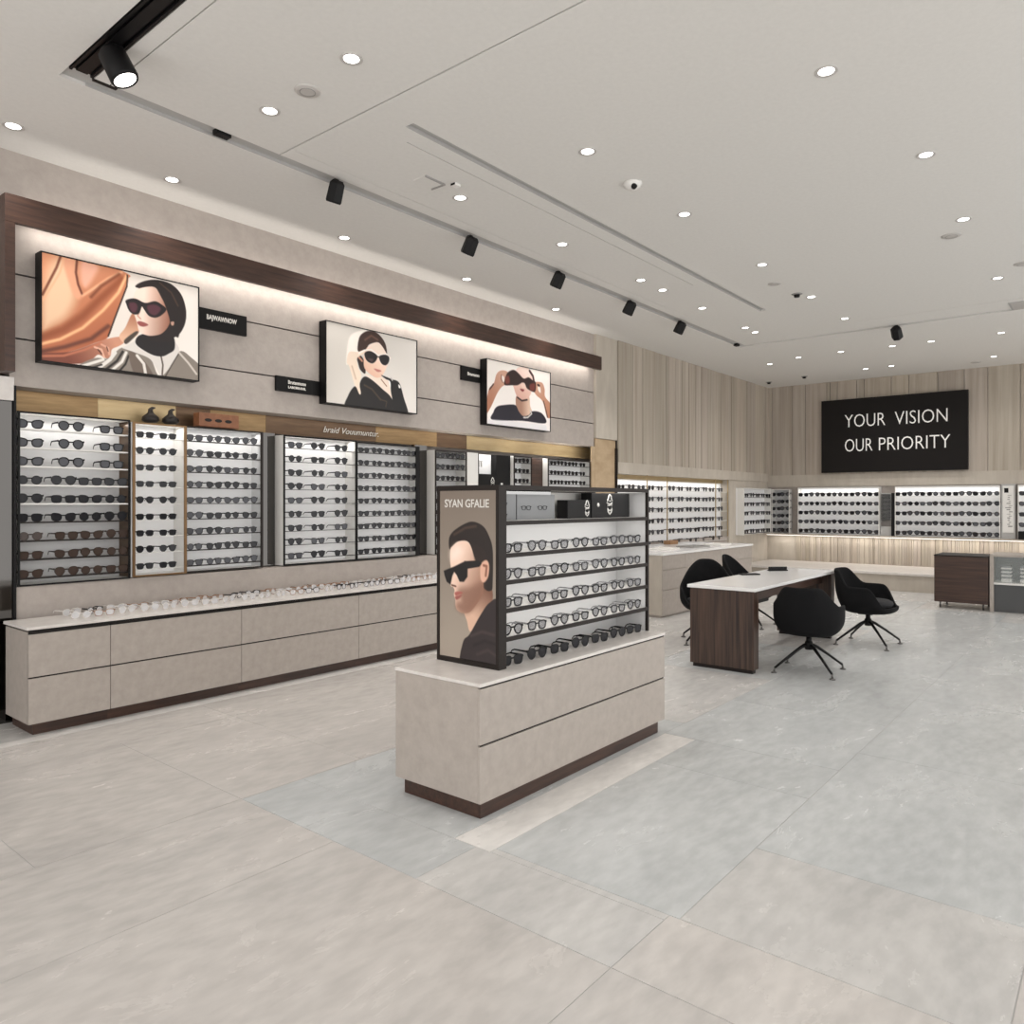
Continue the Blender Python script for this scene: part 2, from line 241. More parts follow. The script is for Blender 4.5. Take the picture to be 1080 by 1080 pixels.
def text_mesh(txt, size, m, name='lettering', depth=.002, bold=0, spacing=1, shear=0):
    c = bpy.data.curves.new('t', 'FONT'); c.body = txt; c.size = size; c.extrude = depth; c.align_x = 'CENTER'; c.align_y = 'CENTER'
    c.offset = bold; c.space_character = spacing; c.shear = shear; c.resolution_u = 3
    o = bpy.data.objects.new('t', c); COL.objects.link(o)
    bpy.context.view_layer.update()
    me = bpy.data.meshes.new_from_object(o.evaluated_get(bpy.context.evaluated_depsgraph_get()))
    bpy.data.objects.remove(o); bpy.data.curves.remove(c)
    me.name = name; me.materials.clear(); me.materials.append(M[m])
    return me
def add_text(txt, size, m, loc, facing, root, name='lettering', width=None, **k):
    me = text_mesh(txt, size, m, name, **k)
    o = bpy.data.objects.new(name, me); COL.objects.link(o); o.location = loc
    if width:
        w = max(v.co.x for v in me.vertices)-min(v.co.x for v in me.vertices); f = width/w
        for v in me.vertices: v.co.x *= f
    o.rotation_euler = {'-y': (PI/2, 0, 0), '-x': (PI/2, 0, -PI/2)}[facing]
    under(o, root); return o
# ---------------------------------------------------------------- camera
cd = bpy.data.cameras.new('camera'); cam = bpy.data.objects.new('camera', cd); COL.objects.link(cam)
cd.sensor_width = 36; cd.lens = 36*794/1080; cd.shift_y = -10/1080; cd.clip_start = .05
cam.location = (0, 0, 1.5); cam.rotation_euler = (PI/2, 0, math.radians(39.3-90)); S.camera = cam
# ---------------------------------------------------------------- room shell
CZ = 3.9
XW = 15.65      # back wall face
X0, Y0 = -2.5, -3.6
WARM = (.575, .548, .52); BLUE = (.535, .55, .548); MID = (.57, .56, .542); EDGE = (.76, .74, .71)  # EDGE: glow beside the island and counter plinths, painted as paler tile
def floor():
    mb = MB(); g = .002
    cols = []
    def t(x0, x1, y0, y1, c):
        j = random.uniform(.97, 1.03)
        mb.box(x0+g, x1-g, y0+g, y1-g, -.03, 0, 'floor', tint=(c[0]*j, c[1]*j, c[2]*j, 1))
    def band(y0, y1, xs, cs):
        for a, b, c in zip(xs, xs[1:], cs): t(a, b, y0, y1, c)
    W2 = tuple(v*.97 for v in WARM)
    band(4.86, 5.32, [X0, -.4, 1.2, 2.85, 4.5, 6.1, 7.8, 9.4, 11, 12.6, 14.2, 15.65], [WARM]*5+[MID]*6)
    band(5.32, 5.42, [X0, 1.2, 4.5, 7.8, 11, 15.65], [EDGE]*5)  # glow along the counter plinth, put into the tile tint
    band(5.42, 6.6, [X0, 4, 9, 15.65], [MID]*3)
    band(3.47, 4.86, [X0, -.9, 1.15, 2.08, 2.85, 4.45, 6.1, 7.7, 9.3, 10.9, 12.5, 14.1, 15.65], [WARM, WARM, WARM, W2, WARM, MID, MID]+[MID]*5)
    band(2.72, 3.47, [X0, -.7, 2.08], [WARM, W2]); band(1.29, 2.72, [X0, -.6, 2.08], [W2, WARM])
    band(2.2, 3.47, [2.08, 2.44], [BLUE]); band(2.33, 3.47, [2.44, 3.08, 4.7, 6.3, 7.9, 9.5, 11.1, 12.7, 14.3, 15.65], [BLUE, BLUE, MID, BLUE, MID, BLUE, BLUE, MID, MID])
    band(1.29, 2.2, [2.08, 2.44], [MID])
    band(2.12, 2.33, [2.44, 4.42], [EDGE]); band(1.29, 2.12, [2.44, 2.48], [MID]); band(1.25, 2.12, [2.48, 3.9, 4.42], [BLUE, BLUE])  # first strip: light reflected beside the island, painted as paler tile
    band(1.25, 2.33, [4.42, 5.5, 7.1, 8.7, 10.3, 11.9, 13.5, 15.65], [BLUE]*5+[MID, MID])
    band(.26, 1.29, [X0, -.8, .6, 2.08, 2.48], [WARM, WARM, W2, WARM]); 
    band(.26, 1.25, [2.48, 3.2, 4.8, 6.4, 8, 9.6, 11.2, 12.8, 15.65], [MID, BLUE, BLUE, BLUE, BLUE, BLUE, MID, MID])
    band(-1.2, .26, [X0, -.9, .8, 2.2, 3.0, 4.6, 6.2, 7.8, 9.4, 11, 12.6, 15.65], [WARM]*4+[MID]+[BLUE]*4+[MID]*2)
    band(-2.4, -1.2, [X0, 0, 2.5, 5, 7.5, 10, 12.5, 15.65], [WARM]*3+[MID]*4)
    band(Y0, -2.4, [X0, 1, 3.5, 6, 8.5, 11, 13.5, 15.65], [WARM]*3+[MID]*4)
    mb.box(X0, 16, Y0, 6.6, -.08, -.0302, 'shadow', tint=(1, 1, 1, 1))
    mb.box(X0, 15.65, Y0, 6.6, -.03, -.001, 'grey', tint=(.5, .5, .5, 1)) if False else None
    mb.box(X0, 15.65, Y0, 6.55, -.0301, -.0015, 'slot', tint=(1, 1, 1, 1))
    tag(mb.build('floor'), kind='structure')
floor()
SD = .02
def ceiling():
    # rectangles cut out as real recesses: (x0,x1,y0,y1)
    slots = [(1.66, 11.25, 4.53, 4.65), (1.66, 1.80, Y0, 4.53), (11.15, 11.25, Y0, 4.53), (3.29, 9.29, 3.50, 3.575)]
    seams = [(3.0, 3.012, Y0, 4.53), (1.885, 1.893, Y0, 4.53), (3.44, 7.7, 3.715, 3.723), (10.62, 10.63, Y0, 2.86),
             (3.0, 9.2, 4.40, 4.404)]
    xs = sorted({X0, 16.0}.union(*[{a, b} for a, b, _, _ in slots+seams]))
    ys = sorted({Y0, 6.6}.union(*[{c, d} for _, _, c, d in slots+seams]))
    mb = MB()
    for y0, y1 in zip(ys, ys[1:]):
        run = None
        for x0, x1 in zip(xs, xs[1:]):
            cx, cy = (x0+x1)/2, (y0+y1)/2
            inside = any(a < cx < b and c < cy < d for a, b, c, d in slots+seams)
            if inside:
                if run is not None: mb.box(run, x0, y0, y1, CZ, CZ+SD, 'ceiling'); run = None
            elif run is None: run = x0
        if run is not None: mb.box(run, xs[-1], y0, y1, CZ, CZ+SD, 'ceiling')
    mb.box(X0, 16, Y0, 6.6, CZ+SD, CZ+.16, 'slot')
    tag(mb.build('ceiling'), kind='structure')
    # grey liners of the recesses
    li = MB()
    li.box(1.80, 11.15, 4.638, 4.6499, CZ+.001, CZ+SD, 'slot')
    li.box(3.29, 9.29, 3.5601, 3.5749, CZ+.001, CZ+SD, 'slot')
    tag(li.build('trim_1'), kind='structure')
ceiling()
# walls
def planks(axis, a0, a1, face, z0, z1, seed, m='flute', reed=False):
    """vertical boards of uneven width and depth; axis 'x' -> face is y (front toward -y); 'y' -> face is x (front toward -x)"""
    rd = random.Random(seed); mb = MB(); a = a0
    while a < a1-.01:
        if reed: w = rd.choice([.03, .035, .045, .06, .08])
        else: w = rd.choice([.06, .30, .36, .42, .26, .48, .22, .14])
        w = min(w, a1-a)
        d = rd.uniform(0, .014) if not reed else rd.uniform(0, .02)
        v = rd.uniform(.86, 1.06); t = (v, v*rd.uniform(.98, 1.0), v*rd.uniform(.95, 1.0), 1)
        g = .006 if w > .1 else .002
        if axis == 'x': mb.box(a+g, a+w-g, face-.012-d, face+.02, z0, z1, m, tint=t)
        else: mb.box(face-.012-d, face+.02, a+g, a+w-g, z0, z1, m, tint=t)
        a += w
    if axis == 'x': mb.box(a0, a1, face+.004, face+.03, z0, z1, 'shadow', tint=(1, 1, 1, 1))
    else: mb.box(face+.004, face+.03, a0, a1, z0, z1, 'shadow', tint=(1, 1, 1, 1))
    return mb
wl = MB()
wl.box(X0, 16, 6.3, 6.6, 0, CZ, 'stone')                    # wall behind the niches
wl.box(1.72, 9.05, 5.9, 6.3, 3.42, CZ, 'stone')             # top band above the timber beam
# plaster cladding in three courses with dark shadow gaps
wl.box(1.80, 9.05, 5.9, 6.3, 3.072, 3.42, 'stone'); wl.box(1.80, 9.05, 5.9, 6.3, 2.632, 3.060, 'stone'); wl.box(1.80, 9.05, 5.9, 6.3, 2.30, 2.620, 'stone')
wl.box(1.80, 9.05, 5.925, 6.3, 2.61, 3.08, 'shadow')
wl.box(1.84, 9.05, 5.9, 6.3, 0, .92, 'stone')
wl.box(X0, 1.72, 5.9, 6.3, 2.36, CZ, 'stone'); wl.box(X0, 1.0, 5.9, 6.3, 0, 2.36, 'stone')
tag(wl.build('wall_left'), kind='structure')
# pilaster + far stretch of the left wall
wf = planks('x', 9.62, 15.65, 5.86, 2.10, CZ, 3)
wf.box(9.05, 9.62, 5.86, 6.3, 2.42, CZ, 'travertine', tint=(1, 1, 1, 1))
wf.box(9.62, 15.65, 5.84, 6.3, 1.93, 2.10, 'travertine', tint=(1, 1, 1, 1))
wf.box(9.62, 15.65, 5.89, 6.3, 2.1, CZ, 'stone', tint=(1, 1, 1, 1))
wf.box(9.62, 13.66, 5.90, 6.3, 0, .86, 'stone', tint=(1, 1, 1, 1))
wf.box(13.66, 15.65, 5.86, 6.3, 0, 1.93, 'travertine', tint=(1, 1, 1, 1))
tag(wf.build('wall_left_far'), kind='structure')
bw = planks('y', Y0, 5.86, XW, 2.06, CZ, 12)
bw.box(XW+.0, 16.0, Y0, 6.3, 0, CZ, 'stone', tint=(1, 1, 1, 1))
bw.box(XW-.03, XW+.1, Y0, 5.86, 1.82, 2.06, 'travertine', tint=(1, 1, 1, 1))
bw.box(XW-.015, XW+.1, 5.28, 5.86, 0, .86, 'travertine', tint=(1, 1, 1, 1))
tag(bw.build('wall_back'), kind='structure')
bl = planks('y', Y0, 5.28, XW-.02, .3, .84, 5, reed=True)
tag(bl.build('wall_back_lower'), kind='structure')
# ledge below the back displays with light strip, and plinth seat
lg = MB().box(15.40, XW-.045, Y0, 5.84, .84, .87, 'travertine'); lg.box(15.43, 15.46, Y0, 5.8, .832, .84, 'led_soft')
tag(lg.build('trim_2'), kind='structure')
be = empty('bench', (14.7, 2.5, 0)); tag(be, 'long low pale stone plinth running along the foot of the back wall', 'bench')
box_obj('bench_body', be, 14.0, 15.62, Y0+.05, 5.80, 0, .27, 'travertine')
box_obj('bench_top', be, 13.97, 15.62, Y0+.03, 5.82, .27, .31, 'top', bev=.006)
# ---------------------------------------------------------------- timber beam with light strips
bm_ = empty('timber_beam', (5.3, 5.8, 3.36)); tag(bm_, 'long dark walnut beam along the left wall above the pictures', 'beam')
box_obj('beam_front', bm_, 1.72, 8.98, 5.72, 5.76, 3.36, 3.545, 'walnut_h', bev=.003)
box_obj('beam_shelf', bm_, 1.76, 8.98, 5.76, 5.895, 3.43, 3.45, 'walnut_h')
box_obj('beam_end', bm_, 1.72, 1.76, 5.76, 5.895, 3.36, 3.545, 'walnut_h')
box_obj('beam_end', bm_, 8.96, 8.98, 5.7605, 5.895, 3.4505, 3.545, 'walnut_h')
box_obj('beam_upright', bm_, 1.72, 1.78, 5.72, 5.895, 2.37, 3.359, 'walnut_h')
l1 = box_obj('light_strip', bm_, 1.85, 8.93, 5.765, 5.785, 3.422, 3.43, 'led_soft'); l1['label'] = 'warm white light strip'
l2 = box_obj('light_strip', bm_, 1.85, 8.93, 5.775, 5.80, 3.4501, 3.458, 'led_soft'); l2['label'] = 'warm white light strip'
# ---------------------------------------------------------------- mirror pillar at the left end
mp = empty('mirror_pillar', (1.5, 5.9, 0)); tag(mp, 'tall mirrored pillar with a pale cap at the left end of the counter', 'mirror')
box_obj('pillar_core', mp, 1.02, 1.82, 5.92, 6.28, 0, 2.36, 'shadow')
box_obj('mirror_panel', mp, 1.02, 1.82, 5.905, 5.918, .0, 2.19, 'mirror_dark')
box_obj('cap', mp, 1.02, 1.825, 5.885, 5.918, 2.195, 2.355, 'top')
box_obj('edge_trim', mp, 1.822, 1.838, 5.885, 6.1, 0, 2.30, 'black')
# brass back of the top niche, mirrors between cases: one framed run of panels
nb = [(1.845, 2.45, 'brass'), (2.45, 3.06, 'brass_l'), (3.06, 3.36, 'brass_d'), (3.36, 3.9, 'brass'), (3.9, 5.2, 'brass_d'), (5.2, 6.1, 'brass'), (6.1, 6.6, 'brass_d'), (6.6, 9.56, 'brass_l')]
bf = empty('brass_fascia', (5.4, 6.1, 2.135)); tag(bf, 'long brass band of light and dark panels above the wall cases', 'fascia')
for i, (a, b, m_) in enumerate(nb):
    o = MB().box(a+.001, b-.001, 6.10, 6.12, 2.135, 2.298, m_).build('brass_panel', origin=((a+b)/2, 6.1, 2.135))
    under(o, bf)
    if i == 4:
        add_text('braid Vouumuntur.', .085, 'platetext', (4.88, 6.095, 2.215), '-y', bf, width=.7, shear=.35)
# ---------------------------------------------------------------- eyewear meshes
def rim_pts(kind, a, b, n):
    out = []
    for k in range(n):
        t = 2*PI*k/n; c, s = math.cos(t), math.sin(t)
        if kind == 'round': e = 1.0
        elif kind == 'square': e = .62
        elif kind == 'pilot': e = .85
        else: e = .75
        x = a*abs(c)**e*(1 if c > 0 else -1); z = b*abs(s)**e*(1 if s > 0 else -1)
        if kind == 'pilot': x *= 1-.16*(-z/b) if z < 0 else 1; x *= (1+.16*z/b) if z < 0 else 1
        if kind in ('square', 'cat'): x *= 1+.10*z/b
        if kind == 'cat' and s > 0: z += .004*c*s*1.4
        out.append((x, z))
    return out
def front_mb(mb, kind, fm, n, a, b, cx, zc, rw, dep):
    for sgn in (-1, 1):
        pin = [(sgn*x, z) for x, z in rim_pts(kind, a-rw, b-rw, n)]
        pout = [(sgn*x, z) for x, z in rim_pts(kind, a, b, n)]
        i = mb.mi(fm); L = []
        for (x, z), (u, w) in zip(pin, pout):
            q = [mb.bm.verts.new((sgn*cx+x, 0, zc+z)), mb.bm.verts.new((sgn*cx+u, 0, zc+w)), mb.bm.verts.new((sgn*cx+u, dep, zc+w)), mb.bm.verts.new((sgn*cx+x, dep, zc+z))]
            L.append(q)
        for k in range(n):
            A, B = L[k], L[(k+1) % n]
            for j in range(4):
                f = mb.bm.faces.new((A[j], A[(j+1) % 4], B[(j+1) % 4], B[j])); f.material_index = i; f.smooth = (j in (1, 3))
    mb.box(-(cx-a+.003), cx-a+.003, 0, dep, zc+b*.25, zc+b*.55, fm)
    for sgn in (-1, 1):
        xo = sgn*(cx+a); mb.box(min(xo-sgn*.002, xo+sgn*.004), max(xo-sgn*.002, xo+sgn*.004), 0, dep+.002, zc+b*.35, zc+b*.75, fm)
def lens_mb(mb, kind, lm, n, a, b, cx, zc, rw, dep, sgn):
    p = [(sgn*cx+sgn*x, z+zc) for x, z in rim_pts(kind, a-rw+.0006, b-rw+.0006, n)]
    i = mb.mi(lm)
    F = [mb.bm.verts.new((x, dep*.35, z)) for x, z in p]; B = [mb.bm.verts.new((x, dep*.65, z)) for x, z in p]
    mb.bm.faces.new(F).material_index = i; mb.bm.faces.new(list(reversed(B))).material_index = i
    for k in range(n): mb.bm.faces.new((F[k], F[(k+1) % n], B[(k+1) % n], B[k])).material_index = i
def temple_mb(mb, fm, xo, sgn, zt, n=5):
    pts = [(xo, .003, zt), (xo+sgn*.001, .05, zt), (xo, .10, zt-.001), (xo-sgn*.003, .122, zt-.008), (xo-sgn*.004, .135, zt-.022)]
    i = mb.mi(fm); L = []
    for k, (x, y, z) in enumerate(pts):
        h = .0045-.0004*k; w = .0018
        L.append([mb.bm.verts.new(v) for v in ((x-w, y, z-h), (x+w, y, z-h), (x+w, y, z+h), (x-w, y, z+h))])
    for A, B in zip(L, L[1:]):
        for j in range(4): mb.bm.faces.new((A[j], A[(j+1) % 4], B[(j+1) % 4], B[j])).material_index = i
    for q in (L[0], L[-1]): mb.bm.faces.new(q).material_index = i
KD = dict(round=(.027, .0265), square=(.029, .0245), pilot=(.030, .0285), cat=(.0295, .0255))
def glasses_root(kind, fm, lm, detail, size=1.0, rw=.0035, tm=None):
    a, b = KD[kind]; cx = a+.0085; zc = b; dep = .004; n = 20 if detail else 12
    S_ = Matrix.Diagonal((size, 1.0 if detail else .85, size, 1))
    zt = zc+b*.55
    if detail:
        r = empty('glasses')
        f = MB(); front_mb(f, kind, fm, n, a, b, cx, zc, rw, dep); f.xf(S_).build('frame_front', r)
        for sgn in (-1, 1):
            l = MB(); lens_mb(l, kind, lm, n, a, b, cx, zc, rw, dep, sgn); l.xf(S_).build('lens', r)
            t = MB(); temple_mb(t, tm or fm, sgn*(cx+a+.002), sgn, zt); t.xf(S_).build('temple', r)
        return r
    mb = MB(); front_mb(mb, kind, fm, n, a, b, cx, zc, rw, dep)
    for sgn in (-1, 1):
        lens_mb(mb, kind, lm, n, a, b, cx, zc, rw, dep, sgn); temple_mb(mb, fm, sgn*(cx+a+.002), sgn, zt)
    return mb.xf(S_).build('glasses')
PROTO = {}
def proto(key):
    if key not in PROTO:
        o = glasses_root(*key); PROTO[key] = [o, False]
    return PROTO[key]
def put(key, name, loc, rz, label, cat, group, rx=0):
    p = proto(key)
    if not p[1]: p[1] = True; o = p[0]; o.name = name
    else: o = copy_tree(p[0]); o.name = name
    o.location = loc; o.rotation_euler = (rx, 0, rz); tag(o, label, cat, group)
    return o
ORD = ['first', 'second', 'third', 'fourth', 'fifth', 'sixth', 'seventh', 'eighth', 'ninth', 'tenth', 'eleventh', 'twelfth', 'thirteenth']
def rowname(i, n): return 'top' if i == 0 else ('bottom' if i == n-1 else ORD[i])
def colname(j, n): return 'leftmost' if j == 0 else ('rightmost' if j == n-1 else ORD[j]+' from left')
# ---------------------------------------------------------------- wall display cases
def wall_case(x0, x1, z0, z1, zs, label, frame='dark', fw=.012, side='white', back='lit', yf=5.89, depth=.17, shelf='dark', sdepth=.06, sth=.008, name='display_case', sideR=None, cat='display case', group='wall display cases', rfw=None):
    r = empty(name, ((x0+x1)/2, yf, z0)); tag(r, label, cat, group)
    yb = yf+depth; rfw = rfw or fw
    box_obj('back_panel', r, x0, x1, yb, yb+.015, z0, z1, back)
    box_obj('side_panel', r, x0, x0+.01, yf+.012, yb, z0, z1, side)
    box_obj('side_panel', r, x1-.01, x1, yf+.012, yb, z0, z1, sideR or side)
    f = MB(); f.box(x0, x0+fw, yf, yf+.012, z0, z1, frame); f.box(x1-rfw, x1, yf, yf+.012, z0, z1, frame)
    f.box(x0+fw, x1-rfw, yf, yf+.012, z1-.012, z1, frame); f.box(x0+fw, x1-rfw, yf, yf+.012, z0, z0+.012, frame)
    under(f.build('frame', origin=((x0+x1)/2, yf, z0)), r)
    box_obj('top_panel', r, x0+.01, x1-.01, yf+.012, yb, z1-.012, z1, side)
    box_obj('bottom_panel', r, x0+.01, x1-.01, yf+.012, yb, z0, z0+.012, 'white')
    for k, zz in enumerate(zs):
        if zz-sth > z0+.013: box_obj('shelf', r, x0+.0105, x1-.0105, yf+.013, yf+.013+sdepth, zz-sth, zz, shelf[k] if isinstance(shelf, list) else shelf)
    return r
def area(name, loc, sx, sy, power, col=(1, .95, .9), rot=(0, 0, 0)):
    l = bpy.data.lights.new(name, 'AREA'); l.shape = 'RECTANGLE'; l.size = sx; l.size_y = sy; l.energy = power; l.color = col
    o = bpy.data.objects.new(name, l); COL.objects.link(o); o.location = loc; o.rotation_euler = rot
    return o
YG = 5.905
KINDS = ['square', 'pilot', 'cat', 'round']
def fill_row(z, xs, lab, rname, keyf, name, cat, group, y=YG, rz=0, size=1):
    n = len(xs)
    for j, x in enumerate(xs):
        key = keyf(j)
        put(key, name, (x, y, z), rz+random.uniform(-.05, .05), lab.format(row=rname, col=colname(j, n)), cat, group)
# case 1 (leftmost)
z9 = [2.035-.0035-.1315*i-.03 for i in range(9)]
def zrow(z1, z0, n, top=.10): st = (z1-z0-.055-top+.0)/(n-1) if n > 1 else 0; return [z1-top-st*i for i in range(n)]
rows9 = zrow(2.13, .92, 9, .115)
SB = 'dark sunglasses, {row} shelf, {col}, in the '
c1 = wall_case(1.85, 2.60, .92, 2.13, rows9, 'leftmost wall case with nine shelves of widely spaced sunglasses, lower shelves warmer', frame='black', side='white', sideR='brass_d', back='panel', shelf=['white']*5+['dark']*4, sdepth=.07, sth=.010)
for i, z in enumerate(rows9):
    xs = [1.925, 2.19, 2.47] if i < 3 else [1.925, 2.14, 2.32, 2.50] if i in (3, 4, 5) else [1.93, 2.16, 2.33, 2.51]
    def kf(j, i=i):
        if i < 3: return (['cat', 'pilot', 'square'][j % 3], 'frame_blk', 'lens_grey', True, 1.25, .006)
        if i < 6: return (['pilot', 'square', 'cat', 'round'][(i+j) % 4], 'frame_blk', 'lens_dark', True, 1.2)
        return (['cat', 'pilot', 'round', 'square'][(i+j) % 4], 'frame_tor', 'lens_brown', True, 1.15)
    fill_row(z, xs, ('brown ' if i > 5 else 'dark ')+SB[5:]+'leftmost wall case', rowname(i, 9), kf, 'sunglasses', 'sunglasses', 'sunglasses in the leftmost wall case')
# case 2 narrow
c2 = wall_case(2.605, 3.03, .93, 2.115, zrow(2.115, .93, 9, .115), 'narrow brass framed white wall case with two sunglasses per shelf', frame='trimbrass', fw=.02, yf=5.86, depth=.20, side='white', back='lit', shelf='white', sth=.003, sdepth=.05)
for i, z in enumerate(zrow(2.115, .93, 9, .115)):
    fill_row(z, [2.705, 2.885], SB+'narrow brass framed wall case', rowname(i, 9), lambda j, i=i: (['square', 'pilot', 'square'][i % 3], 'frame_blk', 'lens_dark', True, .98), 'sunglasses', 'sunglasses', 'sunglasses in the narrow wall case', y=5.878)
# case 3
R3 = zrow(2.12, .93, 9, .115)
c3 = wall_case(3.035, 3.74, .93, 2.12, R3, 'third wall case, right of the narrow brass framed one', frame='dark', rfw=.022, side='panel', back='lit', shelf='dark', sth=.007, sdepth=.05)
for i, z in enumerate(R3):
    fill_row(z, [3.12, 3.29, 3.45, 3.62], SB+'third wall case', rowname(i, 9), lambda j, i=i: (KINDS[(i+j*3) % 4], 'frame_blk' if (i+j) % 3 else 'frame_gry', 'lens_dark' if (i*j) % 4 else 'lens_grey', True, 1.02), 'sunglasses', 'sunglasses', 'sunglasses in the third wall case')
# mirror strips
def mirror_strip(x0, x1, label):
    r = empty('mirror_strip', ((x0+x1)/2, 6.0, .92)); tag(r, label, 'mirror', 'mirror strips between the wall cases')
    box_obj('mirror', r, x0, x1, 6.02, 6.03, .92, 2.13, 'mirror_dark'); box_obj('backing', r, x0, x1, 6.031, 6.05, .92, 2.13, 'black')
    box_obj('trim', r, x0, x0+.008, 6.005, 6.0195, .92, 2.13, 'trimbrass')
mirror_strip(3.75, 3.94, 'tall mirror strip between the third and fourth wall cases')
c4 = wall_case(3.95, 4.78, .93, 2.11, R4 if False else zrow(2.11, .93, 9, .11), 'fourth wall case, right of the first mirror strip', frame='black', fw=.014, rfw=.014, side='white', back='lit', shelf='dark', sth=.004, sdepth=.05)
R4 = zrow(2.11, .93, 9, .11)
for i, z in enumerate(R4):
    fill_row(z, [4.08, 4.33, 4.60], SB+'fourth wall case', rowname(i, 9), lambda j, i=i: (KINDS[(i*3+j) % 4], 'frame_blk', 'lens_dark' if (i+j) % 4 else 'lens_grey', True, 1.12), 'sunglasses', 'sunglasses', 'sunglasses in the fourth wall case')
c5 = wall_case(4.785, 5.63, .93, 2.10, R4, 'fifth wall case, with a thick black right edge', frame='black', fw=.006, rfw=.05, side='white', back='lit', shelf='dark', sth=.005, sdepth=.05)
for i, z in enumerate(R4):
    fill_row(z, [4.88, 5.05, 5.22, 5.39, 5.52], SB+'fifth wall case', rowname(i, 9), lambda j, i=i: (KINDS[(i*2+j) % 4], 'frame_blk', 'lens_dark', True, 1.0), 'sunglasses', 'sunglasses', 'sunglasses in the fifth wall case')
mirror_strip(5.66, 5.86, 'mirror strip right of the case with the thick black edge')
far = [(5.87, 6.38, [5.96, 6.12, 6.28], 'far case left of the white divider', 'panel'), (7.24, 7.60, [7.33, 7.49], 'narrow far case beside the black panel', 'lit'), (7.95, 8.95, [8.08, 8.24, 8.41, 8.58, 8.77], 'last case beside the stone pilaster', 'lit')]
for a, b, xs, nm, bk in far:
    wall_case(a, b, .93, 2.08, R4[0:9], 'wall case above the rack, '+nm, frame='dark', fw=.014, side='white', back=bk, shelf='dark', sth=.005, sdepth=.05)
    for i, z in enumerate(R4):
        fill_row(z-.0, xs, 'dark sunglasses, {row} shelf, {col}, in '+nm, rowname(i, 9), lambda j, i=i: (KINDS[(i*3+j) % 4], 'frame_blk', 'lens_dark', False, 1.05), 'sunglasses', 'sunglasses', 'sunglasses in the far cases of the left wall')
wp = empty('white_divider', (6.49, 5.9, .93)); tag(wp, 'plain white divider panel between two far wall cases', 'panel'); box_obj('panel_face', wp, 6.39, 6.58, 5.90, 6.0, .93, 2.08, 'white')
wb = empty('white_niche', (6.77, 5.9, .93)); tag(wb, 'white wall niche with a grey mark above black boxes', 'display case')
box_obj('back_panel', wb, 6.59, 6.96, 6.03, 6.05, .93, 2.08, 'lit'); box_obj('shelf', wb, 6.59, 6.96, 5.9, 6.03, 1.60, 1.62, 'dark'); box_obj('side_panel', wb, 6.585, 6.597, 5.9, 6.03, 1.621, 2.08, 'dark')
mk = MB()
for q in range(3): mk.box(6.68+q*.045, 6.70+q*.045, 6.024, 6.0295, 1.93, 1.99, 'grey')
mk.box(6.67, 6.80, 6.024, 6.0295, 1.995, 2.005, 'grey'); under(mk.build('mark', origin=(6.73, 6.03, 1.93)), wb)
bp_ = empty('black_panel', (7.10, 5.9, .93)); tag(bp_, 'black panel with a small white square beside the white niche', 'panel'); box_obj('panel_face', bp_, 6.965, 7.235, 5.95, 6.05, .93, 2.08, 'black')
box_obj('white_square', bp_, 7.05, 7.085, 5.945, 5.95, 1.68, 1.74, 'white')
dp_ = empty('dark_wood_panel', (7.78, 5.9, .93)); tag(dp_, 'dark brown recessed panel between two far wall cases', 'panel'); box_obj('panel_face', dp_, 7.605, 7.945, 5.98, 6.05, .93, 2.08, 'walnut_h')
def emblem(mb, c, ax, s, m='white'):
    """white outlined figure: a pear shaped loop over a cup shaped loop"""
    def P(u, v): return (c[0]+u*s, c[1], c[2]+v*s) if ax == 'x' else (c[0], c[1]+u*s, c[2]+v*s)
    top = [(0, 1.0), (.22, .86), (.30, .62), (.45, .42), (.42, .22), (.15, .12), (-.2, .14), (-.42, .26), (-.36, .48), (-.22, .66), (-.16, .88)]
    bot = [(-.38, 0), (.40, .02), (.36, -.35), (.28, -.62), (.02, -.82), (-.24, -.62), (-.34, -.3)]
    for L in (top, bot): mb.tube([P(u, v) for u, v in L], .075*s, m, n=6, closed=True)
    mb.tube([P(-.34, -.34), P(0, -.5), P(.34, -.34)], .06*s, m, n=6)
    mb.tube([P(-.1, .42), P(.16, .40)], .06*s, m, n=6)
eb = empty('gift_box', (6.77, 5.94, 1.62)); tag(eb, 'black gift box with white emblem in the white wall niche', 'box')
box_obj('box_body', eb, 6.62, 6.94, 5.93, 6.0, 1.62, 1.84, 'black', bev=.004)
e_ = MB(); emblem(e_, (6.87, 5.925, 1.73), 'x', .07); under(e_.build('emblem', origin=(6.87, 5.925, 1.73)), eb)
# ornaments and leather box above the cases
for i, x in enumerate((2.80, 2.96)):
    r = empty('bird_ornament', (x, 5.99, 2.135)); tag(r, ['left one of two dark beaked ornaments above the narrow case', 'right one of two dark beaked ornaments above the narrow case'][i], 'ornament', 'dark ornaments above the narrow case')
    b = MB().lathe([(0, 0), (.045, .0), (.066, .015), (.062, .04), (.04, .06), (.022, .075), (.018, .09), (.017, .105), (0, .112)], 'ornament', n=20)
    b.xf(Matrix.Shear('XZ' if False else 'XY', 4, (-.0, 0)) if False else Matrix.Identity(4)); b.build('ornament_body', r)
    MB().tube([(.0, 0, .10), (.015, 0, .115), (.035, 0, .118)], .016, 'ornament', n=10, r2=.007).build('beak', r)
lb = empty('leather_case', (3.35, 5.96, 2.13)); tag(lb, 'tan leather case with oval openings lying above the third wall case', 'box')
b = MB().box(-.19, .17, -.05, .05, 0, .115, 'leather', bev=.008); b.build('case_body', lb)
h = MB()
for q in (-.10, -.02, .06): h.lathe([(0, -.002), (.024, -.002), (.026, 0), (0, .0)], 'shadow', n=16)
h.bm.free(); h = MB()
